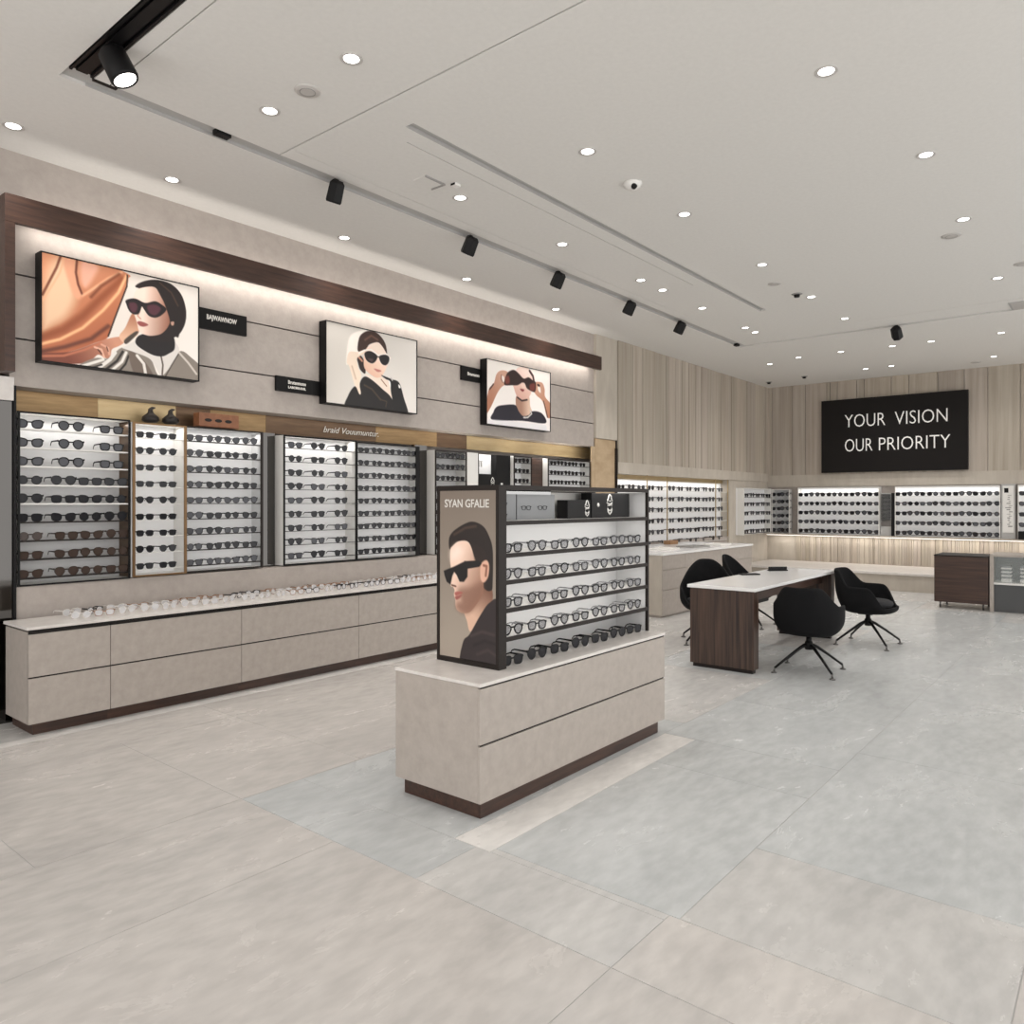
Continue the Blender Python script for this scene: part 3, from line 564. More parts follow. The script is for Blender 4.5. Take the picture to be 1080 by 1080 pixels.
for q in (-.11, -.02, .07):
    g = MB()
    i = h.mi('shadow'); vs = [h.bm.verts.new((q+.032*math.cos(2*PI*k/16), -.0515, .055+.014*math.sin(2*PI*k/16))) for k in range(16)]; v2 = [h.bm.verts.new((v.co.x, -.0495, v.co.z)) for v in vs]
    h.bm.faces.new(vs).material_index = i
    for k in range(16): h.bm.faces.new((vs[k], vs[(k+1) % 16], v2[(k+1) % 16], v2[k])).material_index = i
    g.bm.free()
h.build('openings', lb)
# ---------------------------------------------------------------- pictures
def catmull(P, n=5):
    P = np.array(P, float); K = len(P); out = []
    for i in range(K):
        a, b, c, d = P[i-1], P[i], P[(i+1) % K], P[(i+2) % K]
        for j in range(n):
            t = j/n; out.append(.5*((2*b)+(-a+c)*t+(2*a-5*b+4*c-d)*t*t+(-a+3*b-3*c+d)*t**3))
    return np.array(out)
def seg_dist(X, Y, P, closed=True):
    D = np.full(X.shape, 1e9); ins = np.zeros(X.shape, bool); K = len(P)
    for i in range(K if closed else K-1):
        a = P[i]; b = P[(i+1) % K]; d = b-a; L = (d*d).sum()+1e-9
        t = np.clip(((X-a[0])*d[0]+(Y-a[1])*d[1])/L, 0, 1)
        D = np.minimum(D, np.hypot(X-a[0]-t*d[0], Y-a[1]-t*d[1]))
        if closed:
            c = (a[1] > Y) != (b[1] > Y)
            with np.errstate(divide='ignore', invalid='ignore'):
                xi = (b[0]-a[0])*(Y-a[1])/(b[1]-a[1]+1e-12)+a[0]
            ins ^= c & (X < xi)
    return D, ins
def lin(c):
    c = np.array(c, float)/255; return np.where(c <= .04045, c/12.92, ((c+.055)/1.055)**2.4)
def picture(key, w, h, nx, ny, refw):
    U, V = np.meshgrid(np.linspace(0, 1, nx), np.linspace(0, 1, ny)); X = U*w; Y = V*h
    px = 1/refw*w      # one traced unit in metres
    img = np.zeros((ny, nx, 3)); cell = w/(nx-1)
    for kind, pts, c, o in POST[key]:
        P = np.array([(u/1000*w, v/1000*h) for u, v in pts]) if pts else None
        col = np.broadcast_to(np.array(c, float), img.shape)
        if 'c2' in o:
            g = [(u/1000*w, v/1000*h) for u, v in o['g']]; d = np.array(g[1])-np.array(g[0])
            t = np.clip(((X-g[0][0])*d[0]+(Y-g[0][1])*d[1])/(d@d), 0, 1)[..., None]
            col = np.array(c)*(1-t)+np.array(o['c2'])*t
        if kind == 'bg': img[:] = col; continue
        s = max(o.get('s', 2.5)*px, cell*.7)
        if kind == 'p':
            if not o.get('n'): P = catmull(P)
            D, ins = seg_dist(X, Y, P); sd = np.where(ins, D, -D); a = np.clip(sd/s*.5+.5, 0, 1)
        else:
            D, _ = seg_dist(X, Y, P, False); a = np.clip((o['w']*px*.5-D)/s+.5, 0, 1)
        a = (a*a*(3-2*a)*o.get('a', 1))[..., None]
        img = img*(1-a)+col*a
    return img
def picture_mesh(name, key, w, h, nx, ny, refw, m):
    img = picture(key, w, h, nx, ny, refw)
    vs = [(-w/2+w*i/(nx-1), 0, h/2-h*j/(ny-1)) for j in range(ny) for i in range(nx)]
    fs = [(j*nx+i, (j+1)*nx+i, (j+1)*nx+i+1, j*nx+i+1) for j in range(ny-1) for i in range(nx-1)]
    me = bpy.data.meshes.new(name); me.from_pydata(vs, [], fs)
    at = me.color_attributes.new('print', 'FLOAT_COLOR', 'POINT')
    L = lin(img.reshape(-1, 3)); at.data.foreach_set('color', np.concatenate([L, np.ones((len(L), 1))], 1).astype(np.float32).ravel())
    me.materials.append(M[m]); o = bpy.data.objects.new(name, me); COL.objects.link(o); return o
def screen(key, x0, x1, z0, z1, label, nx, ny, refw):
    r = empty('picture_screen', ((x0+x1)/2, 5.83, z0)); tag(r, label, 'screen', 'advertising screens on the left wall')
    f = MB(); t = .008
    f.box(x0, x1, 5.802, 5.895, z0, z1, 'black')
    for a in ((x0, x0+t, z0, z1), (x1-t, x1, z0, z1), (x0+t, x1-t, z0, z0+t), (x0+t, x1-t, z1-t, z1)): f.box(a[0], a[1], 5.792, 5.802, a[2], a[3], 'black')
    under(f.build('bezel', origin=((x0+x1)/2, 5.85, z0)), r)
    p = picture_mesh('picture', key, x1-x0-2*t, z1-z0-2*t, nx, ny, refw, 'screen'); p.location = ((x0+x1)/2, 5.7995, (z0+z1)/2); under(p, r)
screen('woman_drape', 1.955, 3.10, 2.475, 3.235, 'large screen showing a woman in dark sunglasses beside a draped orange cloth', 250, 165, 930)
screen('woman_scarf', 4.335, 5.505, 2.43, 3.205, 'middle screen showing a woman in a white headscarf and black jacket', 200, 135, 855)
screen('bald_model', 6.61, 7.87, 2.415, 3.185, 'smallest looking screen on the right showing a bald person holding large sunglasses', 180, 115, 785)
def plate(x0, x1, z0, z1, txts, label):
    r = empty('name_plate', ((x0+x1)/2, 5.88, z0)); tag(r, label, 'sign', 'black name plates on the left wall')
    box_obj('plate_body', r, x0, x1, 5.872, 5.899, z0, z1, 'plate', bev=.002)
    for t, s, dx, dz, w in txts: add_text(t, s, 'platetext', ((x0+x1)/2+dx, 5.870, (z0+z1)/2+dz), '-y', r, width=w, bold=.0015, depth=.001)
plate(3.105, 3.57, 2.93, 3.10, [('BAJWAWNOW', .055, 0, .015, .27)], 'black name plate to the right of the large orange cloth screen')
plate(3.86, 4.33, 2.50, 2.635, [('Brutanmone', .045, -.02, .02, .19), ('LABORRANL', .03, -.02, -.025, .19)], 'black name plate low on the left of the headscarf screen')
plate(6.27, 6.605, 2.90, 3.06, [('Bramanm', .05, .03, .0, .2)], 'black name plate left of the screen with the bald person')
# ---------------------------------------------------------------- long drawer counter along the left wall
YF = 5.42
seams = [1.76, 2.26, 3.25, 4.42, 5.5, 6.6, 7.7, 8.75]
cl = ['two drawer greige cabinet at the left end of the wall counter', 'wide two drawer cabinet below the leftmost wall cases', 'wide two drawer cabinet below the mirror strip',
      'two drawer cabinet of the wall counter just left of the freestanding island', 'two drawer cabinet of the wall counter hidden partly by the island', 'two drawer cabinet of the wall counter behind the display rack', 'last two drawer cabinet of the wall counter near the pilaster']
for k, (a, b) in enumerate(zip(seams, seams[1:])):
    r = empty('drawer_cabinet', ((a+b)/2, 5.6, 0)); tag(r, cl[k], 'cabinet', 'drawer cabinets under the long wall counter')
    box_obj('carcass', r, a+(0 if k else 0), b, YF+.022, 5.838, .08, .67, 'drawer' if k == 0 else 'drawer')
    box_obj('plinth', r, a+(.04 if k == 0 else 0), b, YF+.05, 5.838, 0, .0795, 'walnut_h')
    box_obj('shadow_gap', r, a+.004, b, YF+.012, YF+.0215, .09, .672, 'shadow')
    g = .004
    box_obj('drawer', r, a+(.0 if k == 0 else g/2), b-g/2, YF, YF+.0118, .08, .372, 'drawer', bev=.0015)
    box_obj('drawer', r, a+(.0 if k == 0 else g/2), b-g/2, YF, YF+.0118, .382, .655, 'drawer', bev=.0015)
o = MB().box(1.745, 8.75, YF-.015, 5.839, .685, .705, 'top', bev=.004).build('worktop', origin=(5.2, 5.6, .685)); 
MB().box(1.77, 8.74, YF+.02, 5.83, .6725, .6845, 'shadow').build('underside_reveal', origin=(5.2, 5.6, .6725)); ur = bpy.data.objects['underside_reveal']; under(ur, o)
tag(o, 'long pale worktop of the wall counter scattered with small eyeglasses', 'worktop')
# small clear frames scattered on the worktop
rd = random.Random(4); x = 2.12; k = 0
while x < 5.75:
    for yy in (5.56, 5.72):
        cm = rd.random(); fm = 'frame_clr' if cm < .5 else ('frame_amb' if cm < .78 else 'frame_gry')
        if 2.62 < x < 2.9: fm = 'frame_clr'
        put((rd.choice(['round', 'square', 'pilot']), fm, 'lens_bright', False, .95), 'eyeglasses', (x+rd.uniform(-.01, .01), yy+rd.uniform(-.01, .01), .705), rd.uniform(-.35, .35),
            'small pale eyeglasses in the scattered rows on the long wall worktop', 'eyeglasses', 'eyeglasses scattered on the wall worktop')
    x += rd.uniform(.15, .17)
# ---------------------------------------------------------------- island with display rack
IX0, IX1, IY0, IY1 = 2.63, 4.44, 2.345, 2.93
r = empty('island_cabinet', ((IX0+IX1)/2, (IY0+IY1)/2, 0)); tag(r, 'freestanding greige drawer island on a walnut plinth in the middle of the floor', 'cabinet')
box_obj('plinth', r, IX0+.035, IX1-.035, IY0+.03, IY1-.03, 0, .085, 'walnut_h', bev=.002)
box_obj('carcass', r, IX0, IX1, IY0+.016, IY1, .0855, .632, 'drawer', bev=.003)
box_obj('drawer', r, IX0, IX1, IY0, IY0+.0155, .0855, .352, 'drawer', bev=.002)
box_obj('drawer', r, IX0, IX1, IY0, IY0+.0155, .362, .624, 'drawer', bev=.002)
box_obj('shadow_gap', r, IX0+.012, IX1-.001, IY0+.009, IY0+.0158, .3522, .3618, 'shadow')
box_obj('shadow_gap', r, IX0+.012, IX1-.001, IY0+.006, IY0+.0158, .6242, .6325, 'shadow')
box_obj('worktop', r, IX0-.003, IX1+.003, IY0-.003, IY1+.003, .6328, .65, 'top', bev=.003)
RX0, RX1, RY0, RY1 = 2.90, 4.44, 2.46, 2.90
r = empty('display_rack', ((RX0+RX1)/2, 2.7, .65)); tag(r, 'dark framed display rack standing on the island, white inside, with five rows of glasses', 'display rack')
f = MB(); ft = .02
f.box(RX0+.062, RX1, RY0, RY0+.022, 1.565, 1.59, 'dark'); f.box(RX0+.062, RX1, RY1-.022, RY1, 1.565, 1.59, 'dark')
f.box(RX0, RX0+.0615, RY0, RY1, 1.565, 1.59, 'dark'); f.box(RX1-.02, RX1, RY0, RY1, 1.5655, 1.59, 'dark') if False else None
f.box(RX1-.018, RX1, RY0, RY0+.018, .65, 1.565, 'dark'); f.box(RX1-.018, RX1, RY1-.018, RY1, .65, 1.565, 'dark')
f.box(RX0+.0, RX0+.0615, RY0, RY0+.02, .65, 1.565, 'dark'); f.box(RX0+.0, RX0+.0615, RY1-.02, RY1, .65, 1.565, 'dark'); f.box(RX0, RX0+.0615, RY0+.02, RY1-.02, .65, .675, 'dark')
under(f.build('frame', origin=(3.6, 2.7, .65)), r)
box_obj('back_panel', r, RX0+.062, RX1-.02, 2.70, 2.72, .65, 1.385, 'panel')
box_obj('side_panel', r, RX1-.017, RX1-.004, RY0+.0185, RY1-.0185, .65, 1.564, 'panel')
box_obj('top_panel', r, RX0+.062, RX1-.02, RY0+.0225, RY1-.0225, 1.572, 1.585, 'white')
box_obj('lightbox_body', r, RX0+.004, RX0+.061, RY0+.0205, RY1-.0205, .6755, 1.5645, 'dark')
pm = picture_mesh('portrait_print', 'man_ad', RY1-RY0-.04, .885, 130, 250, 367, 'lightbox')
pm.rotation_euler = (0, 0, -PI/2); pm.location = (RX0+.0033, (RY0+RY1)/2, 1.12); pm['label'] = 'printed portrait of a man in black sunglasses'
bpy.context.view_layer.update(); under(pm, r)
add_text('SYAN GFALIE', .06, 'platetext', (RX0+.002, (RY0+RY1)/2+.005, 1.493), '-x', r, width=.315, bold=.0008, depth=.0006)
SH = [1.405, 1.238, 1.10, .955, .808]
zsh = []
for k, z in enumerate(SH):
    s_ = MB(); s_.box(RX0+.0625, RX1-.0185, RY0+.0005, RY0+.012, z-.022, z, 'dark'); s_.box(RX0+.0625, RX1-.0185, RY0+.0125, 2.6995, z-.018, z-.001, 'white')
    under(s_.build('shelf', origin=(3.6, 2.6, z-.022)), r)
for z in SH[:4]:
    area('rack_shelf_fill', (3.66, RY0+.06, z-.021), 1.4, .03, 1.1, (1, .97, .94), (math.radians(20), 0, 0))  # added fill to brighten the rack interior, no fixture modelled
# top compartment; grey boards with frames stand in for a mirror reflection
box_obj('mirror_back', r, RX0+.07, 3.56, 2.62, 2.63, 1.4042, 1.571, 'mirror')
gp = empty('reflection_board', (3.2, 2.6, 1.405)); tag(gp, 'grey board standing in for reflected eyeglasses in the top of the island rack', 'board')
box_obj('board', gp, 2.985, 3.20, 2.592, 2.60, 1.405, 1.545, 'grey_card'); box_obj('board', gp, 3.21, 3.56, 2.592, 2.60, 1.405, 1.545, 'grey_card')
for q, (xx, zz) in enumerate([(3.06, 1.43), (3.06, 1.49), (3.27, 1.47), (3.42, 1.47)]):
    g_ = MB(); front_mb(g_, 'square', 'frame_blk', 12, .018, .012, .022, zz-0, .002, .002); g_.xf(Matrix.Translation((xx+.02, 2.589, 0))); under(g_.build('reflected_glasses', origin=(xx, 2.589, zz)), gp)
wpn = empty('white_board', (3.6, 2.62, 1.405)); tag(wpn, 'white upright board behind the black boxes on the rack', 'board'); box_obj('board_face', wpn, 3.57, 4.38, 2.68, 2.69, 1.405, 1.56, 'white')
def gift(x0, x1, z1, y0, label, ex, es):
    r = empty('gift_box', ((x0+x1)/2, y0, 1.405)); tag(r, label, 'box', 'black boxes on top of the island rack')
    box_obj('box_body', r, x0, x1, y0, y0+.08, 1.405, z1, 'black', bev=.003)
    e_ = MB(); emblem(e_, (ex, y0-.003, (1.405+z1)/2), 'x', es); under(e_.build('emblem', origin=(ex, y0, 1.45)), r)
    return r
gift(3.64, 3.885, 1.515, 2.555, 'lower black gift box with a white emblem on the rack top', 3.84, .052)
gg = gift(3.89, 4.34, 1.558, 2.55, 'taller black gift box with a white outlined emblem on the rack top', 4.09, .068)
d_ = MB(); d_.lathe([(0, -.002), (.012, -.002), (.012, .002), (0, .002)], 'white', n=14); d_.xf(Matrix.Translation((3.96, 2.5485, 1.485)) @ Matrix.Rotation(PI/2, 4, 'X')); under(d_.build('round_spot', origin=(3.96, 2.5485, 1.485)), gg)
# eyewear on the rack
IXS = [3.05, 3.26, 3.47, 3.68, 3.89, 4.10, 4.30]
for i in range(5):
    z = [SH[1], SH[2], SH[3], SH[4], .65][i]
    for j, x in enumerate(IXS):
        if i < 4:
            put((['square', 'pilot', 'cat', 'round'][(i+j) % 2 if j < 5 else (i+j) % 4], 'frame_gry' if (i+j) % 3 else 'frame_blk', 'lens_clear', True, 1.02, .0068, 'lens_clear'), 'eyeglasses', (x, RY0+.03, z), -.12+random.uniform(-.04, .04),
                'grey framed clear eyeglasses on the island rack, %s row, %s' % (rowname(i, 5), colname(j, 7)), 'eyeglasses', 'eyeglasses on the island rack')
        else:
            put((['square', 'pilot'][j % 2], 'frame_blk', 'lens_dark', True, 1.08, .006), 'sunglasses', (x, RY0+.03, z), -.12+random.uniform(-.04, .04),
                'black sunglasses in the bottom row of the island rack, %s' % colname(j, 7), 'sunglasses', 'sunglasses in the bottom row of the island rack')
# ---------------------------------------------------------------- second counter, far left
sx = [8.77, 9.42, 10.56, 11.75]
for k, (a, b) in enumerate(zip(sx, sx[1:])):
    r = empty('low_cabinet', ((a+b)/2, 5.2, 0)); tag(r, ['pale three drawer cabinet at the near end of the far counter', 'middle three drawer cabinet of the far counter', 'pale three drawer cabinet at the far end, behind the table'][k], 'cabinet', 'cabinets of the far counter')
    box_obj('carcass', r, a, b, 4.672, 5.82, 0.03, .81, 'travertine'); box_obj('plinth', r, a+.02, b-.0, 4.70, 5.82, 0, .0295, 'drawer')
    for z0, z1 in ((.03, .355), (.361, .615), (.621, .808)): box_obj('drawer', r, a+.003, b-.003, 4.66, 4.6715, z0, z1, 'drawer', bev=.0015)
o = MB().box(8.76, 11.77, 4.645, 5.83, .811, .84, 'tabletop', bev=.004).build('worktop', origin=(10.2, 5.2, .811)); tag(o, 'white worktop of the far counter with trays on it', 'worktop')
def tray(x, y, w, d, rz, label, m='paper'):
    r = empty('open_tray', (x, y, .84), rz); tag(r, label, 'tray', 'trays on the far counter')
    MB().box(-w/2, w/2, -d/2, d/2, 0, .008, m, bev=.002).build('tray_base', r)
    q = MB(); q.box(-w/2, w/2, -d/2, -d/2+.008, .008, .02, m); q.box(-w/2, w/2, d/2-.008, d/2, .008, .02, m); q.box(-w/2, -w/2+.008, -d/2+.008, d/2-.008, .008, .02, m); q.box(w/2-.008, w/2, -d/2+.008, d/2-.008, .008, .02, m); q.build('tray_rim', r)
tray(9.55, 5.05, .5, .3, .2, 'white tray lying at the near end of the far counter'); tray(10.35, 5.0, .45, .3, -.1, 'grey tray lying in the middle of the far counter', 'grey'); tray(11.1, 4.95, .5, .28, .1, 'white tray lying at the far end of the far counter')
tag(MB().box(-.13, .13, -.06, .06, 0, .06, 'cork', bev=.004).build('card_box', loc=(10.85, 5.62, .84)), 'small brown card box at the back of the far counter', 'box')
# niche above: brass top, posts, glass
R6 = [1.80-.178*i for i in range(6)]; 
nn = empty('niche_display', (11.6, 5.88, .86)); tag(nn, 'wide white display niche with six rows of eyeglasses above the far counter', 'display case')
box_obj('back_panel', nn, 9.63, 13.65, 6.02, 6.04, .86, 1.93, 'lit')
box_obj('header', nn, 9.63, 13.65, 5.99, 6.015, 1.86, 1.929, 'brass_l')
for k, x in enumerate((9.64, 10.55, 11.22, 13.1, 13.64)): box_obj('post', nn, x-.007, x+.007, 5.87, 5.885, .86, 1.929, 'brass_l' if k else 'black')
box_obj('sill', nn, 9.655, 13.625, 5.87, 6.015, .845, .862, 'white') if False else None
shn = []
for z in R6:
    for a, b in ((9.655, 10.535), (10.565, 11.205), (11.235, 13.085), (13.115, 13.625)):
        box_obj('shelf', nn, a, b, 5.88, 5.945, z-.11, z-.104, 'white')
for i, z in enumerate(R6):
    xs = [9.76, 10.0, 10.22, 10.44, 10.68, 10.9, 11.1, 11.38, 11.62, 11.86, 12.1, 12.34, 12.58, 12.82, 13.0, 13.24, 13.48]
    xs = [9.80, 10.1, 10.40, 10.72, 11.02, 11.42, 11.74, 12.06, 12.38, 12.70, 12.98, 13.36]
    for j, x in enumerate(xs):
        put((KINDS[(i*3+j) % 4], ['frame_blk', 'frame_gry', 'frame_tor'][(i+j*2) % 3], 'lens_grey' if (i+j) % 3 else 'lens_dark', False, 1.5, .0075), 'eyeglasses', (x, 5.90, z-.104), random.uniform(-.1, .1),
            'eyeglasses in the %s row of the niche above the far counter, %s' % (rowname(i, 6), colname(j, 12)), 'eyeglasses', 'eyeglasses in the far counter niche')
# brass flank left of the niche
fl = empty('brass_flank', (9.3, 5.86, 0)); tag(fl, 'tall pale brass panel between the wall cases and the far niche', 'panel')
box_obj('panel_face', fl, 9.06, 9.60, 5.88, 5.90, .0, 2.415, 'tanpanel'); box_obj('return_face', fl, 8.965, 9.055, 5.88, 5.90, .0, 2.298, 'tanpanel'); box_obj('edge_post', fl, 9.585, 9.61, 5.845, 5.8795, .85, 2.30, 'dark')
# second wall display left of the corner, and those of the back wall
def flat_display(ax, a0, a1, face, z0, z1, nrow, ncol, label, gl, back='lit', dark_rows=(), size=1.5, off=0):
    """ax 'x': on the left wall facing -y; ax 'y': on the back wall facing -x"""
    c = ((a0+a1)/2, face, z0) if ax == 'x' else (face, (a0+a1)/2, z0)
    r = empty('wall_display', c); tag(r, label, 'display case', 'wall displays around the far corner')
    def bx(nm, u0, u1, d0, d1, zz0, zz1, m):
        if ax == 'x': return box_obj(nm, r, u0, u1, face-d1, face-d0, zz0, zz1, m)
        return box_obj(nm, r, face-d1, face-d0, u0, u1, zz0, zz1, m)
    bx('back_panel', a0, a1, 0, .02, z0, z1, back)
    bx('side_panel', a0, a0+.012, .0205, .16, z0, z1, 'white'); bx('side_panel', a1-.012, a1, .0205, .16, z0, z1, 'white')
    bx('top_panel', a0+.0125, a1-.0125, .0205, .16, z1-.015, z1, 'white')
    st = (z1-z0-.03)/nrow
    for i in range(nrow):
        z = z1-.02-st*(i+1)+.02
        bx('shelf', a0+.0125, a1-.0125, .09, .16, z-.008, z, 'dark' if i in dark_rows or i == nrow-1 else 'panel')
        for j in range(ncol):
            u = a0+(a1-a0)*(j+.5)/ncol if ax == 'x' else a1-(a1-a0)*(j+.5)/ncol
            loc = (u, face-.15, z) if ax == 'x' else (face-.15, u, z)
            put((KINDS[(i*2+j) % 4], ['frame_blk', 'frame_gry', 'frame_tor'][(i*2+j) % 3], 'lens_grey' if (i+j) % 2 else 'lens_dark', False, size, .0075), 'eyeglasses', loc, (0 if ax == 'x' else -PI/2)+random.uniform(-.1, .1),
                'eyeglasses, %s row, %s, %s' % (rowname(i, nrow), colname(j, ncol), gl), 'eyeglasses', 'eyeglasses of the '+gl)
flat_display('x', 13.98, 15.40, 5.855, .87, 1.78, 5, 5, 'white wall display on the left wall just before the corner, dark top shelf', 'display left of the corner', dark_rows=(0,))
flat_display('y', 5.34, 5.70, 15.60, .872, 1.77, 6, 2, 'narrow wall display on the back wall in the corner', 'narrow corner display', back='panel')
flat_display('y', 3.65, 5.17, 15.60, .872, 1.80, 5, 7, 'lit wall display on the back wall below the left part of the sign', 'back display left of the grey mirror')
flat_display('y', 1.715, 3.38, 15.60, .872, 1.80, 5, 8, 'lit wall display on the back wall right of the grey mirror', 'back display right of the grey mirror', back='lit')
flat_display('y', .3, 1.46, 15.60, .872, 1.80, 5, 5, 'lit wall display on the back wall cut by the right picture edge', 'back display at the picture edge', back='lit')
gm = empty('grey_mirror', (15.55, 3.5, .872)); tag(gm, 'narrow grey mirror with a black right edge between two back wall displays', 'mirror')
box_obj('mirror', gm, 15.50, 15.60, 3.45, 3.64, .872, 1.68, 'slot'); box_obj('edge', gm, 15.46, 15.60, 3.39, 3.445, .872, 1.68, 'black')
box_obj('mirror_glass', gm, 15.493, 15.4995, 3.46, 3.63, 1.05, 1.66, 'mirror')
pf = empty('poster_column', (15.55, 1.6, .872)); tag(pf, 'narrow framed poster column with small pictures and notes on the back wall', 'poster')
box_obj('frame', pf, 15.49, 15.60, 1.50, 1.705, .872, 1.82, 'slot'); box_obj('sheet', pf, 15.484, 15.489, 1.52, 1.685, .98, 1.79, 'paper')
q = MB(); rd = random.Random(9); q.box(15.480, 15.4835, 1.60, 1.66, 1.67, 1.75, 'plate')
for k in range(16):
    z = 1.62-k*.036; a = 1.535+rd.uniform(0, .05); q.box(15.480, 15.4835, a, a+rd.uniform(.03, .09), z, z+rd.uniform(.006, .02), 'grey')
under(q.build('print', origin=(15.48, 1.6, .98)), pf)
tag(MB().box(-.06, .06, -.09, .09, 0, .14, 'plate', bev=.01).build('speaker_box', loc=(15.44, 1.36, .871+.0)), 'small black box on the ledge at the right picture edge', 'box')
# sign
sg = empty('wall_sign', (15.57, 3.48, 2.09)); tag(sg, 'large black sign with two lines of white lettering on the back wall', 'sign')
box_obj('sign_board', sg, 15.54, 15.62, 2.21, 4.74, 2.09, 3.52, 'sign', bev=.004)
for wd, yc, zc, ww in (('YOUR', 3.93, 3.075, .73), ('VISION', 2.955, 3.075, .87), ('OUR', 4.045, 2.60, .50), ('PRIORITY', 3.09, 2.60, 1.19)):
    add_text(wd, .36, 'signtext', (15.535, yc, zc), '-x', sg, width=ww, bold=-.004, depth=.006)
# ---------------------------------------------------------------- right cabinets
r = empty('walnut_cabinet', (12.5, 1.82, 0)); tag(r, 'low walnut cabinet on short legs near the back wall at right', 'cabinet')
box_obj('cabinet_body', r, 12.215, 12.85, 1.50, 2.15, .09, .735, 'walnut_c'); box_obj('front_panel', r, 12.20, 12.2145, 1.495, 2.155, .085, .735, 'walnut_c', bev=.002); box_obj('cabinet_top', r, 12.195, 12.86, 1.49, 2.16, .736, .752, 'dark')
for a in (12.27, 12.78):
    for b in (1.56, 2.09): under(MB().tube([(a, b, 0), (a, b, .09)], .012, 'chrome', n=8).build('leg', origin=(a, b, 0)), r)
r = empty('glass_showcase', (12.5, 1.0, 0)); tag(r, 'greige counter with a glass fronted upper compartment at the right picture edge', 'showcase')
f = MB(); f.box(12.20, 12.24, 1.43, 1.478, 0, .755, 'drawer'); f.box(12.2, 12.24, .0, .05, 0, .755, 'drawer'); f.box(12.2, 12.85, 0, 1.478, .7555, .785, 'drawer'); f.box(12.2, 12.24, .051, 1.429, .375, .40, 'white'); f.box(12.24, 12.85, 1.452, 1.478, 0, .755, 'drawer'); f.box(12.24, 12.85, 0, .026, 0, .755, 'drawer'); f.box(12.82, 12.85, .027, 1.451, 0, .755, 'drawer')
under(f.build('case_frame', origin=(12.5, .8, 0)), r)
box_obj('lower_panel', r, 12.23, 12.25, .051, 1.429, .0, .374, 'card_dark'); box_obj('inner_shelf', r, 12.251, 12.81, .03, 1.45, .38, .398, 'white'); box_obj('glass_front', r, 12.21, 12.214, .052, 1.428, .401, .754, 'glass')
box_obj('inner_back', r, 12.60, 12.61, .03, 1.45, .40, .75, 'card_dark')
rd = random.Random(2)
for j, yy in enumerate((1.30, 1.08, .86)):
    for i, (z, h_) in enumerate(((.399, .05), (.452, .045), (.52, .02), (.57, .02), (.62, .02))):
        if i > 1: zz = .50+(i-2)*.07
        pass
    st = empty('white_case_stack', (12.4, yy, .399)); tag(st, ['white stacked cases nearest the walnut cabinet inside the glass showcase', 'white stacked cases, second from the walnut cabinet in the showcase', 'white stacked cases furthest right in the glass showcase'][j], 'cases', 'white cases in the glass showcase')
    z = 0
    for hh in (.05, .02, .02, .02):
        MB().box(-.06, .06, -.06, .06, z, z+hh, 'white', bev=.004).build('case', st); MB().box(-.055, .055, -.055, .055, z+hh+.0002, z+hh+.03, 'grey_card').build('liner', st); z += hh+.0305
# ---------------------------------------------------------------- consulting table
TX0, TX1, TY0, TY1 = 6.40, 8.72, 2.52, 3.12
r = empty('consulting_table', ((TX0+TX1)/2, (TY0+TY1)/2, 0)); tag(r, 'white topped table on broad walnut end panels with black swivel chairs around', 'table')
box_obj('tabletop', r, TX0-.02, TX1+.02, TY0-.02, TY1+.02, .722, .75, 'tabletop', bev=.004)
box_obj('end_panel', r, TX0, TX0+.11, TY0, TY1, .035, .7215, 'walnut_v', bev=.002); box_obj('end_panel', r, TX1-.11, TX1, TY0, TY1, .035, .7215, 'walnut_v', bev=.002)
box_obj('end_plinth', r, TX0+.02, TX0+.09, TY0+.02, TY1-.02, 0, .0345, 'dark'); box_obj('end_plinth', r, TX1-.09, TX1-.02, TY0+.02, TY1-.02, 0, .0345, 'dark')
box_obj('apron', r, TX0+.111, TX1-.111, TY0+.10, TY1-.10, .61, .7215, 'walnut_h')
box_obj('cable_box', r, TX0+.25, TX0+.75, TY0+.15, TY0+.35, .56, .6095, 'black')
def pad(x, y, w, d, h, rz, label, stand):
    r = empty('tablet_stand', (x, y, .75), rz); tag(r, label, 'device', 'dark devices on the table')
    MB().box(-w/2, w/2, -d/2, d/2, 0, .012, 'black', bev=.003).build('base', r)
    if stand: MB().box(-w/2, w/2, -.006, .006, .0125, h, 'black', bev=.003).xf(Matrix.Identity(4)).build('screen', r)
pad(7.62, 3.05, .20, .10, .03, -.7, 'flat dark device lying on the table in front of the far chair', False)
pad(8.25, 2.98, .22, .05, .045, -.7, 'small dark upright block near the far end of the table', True)
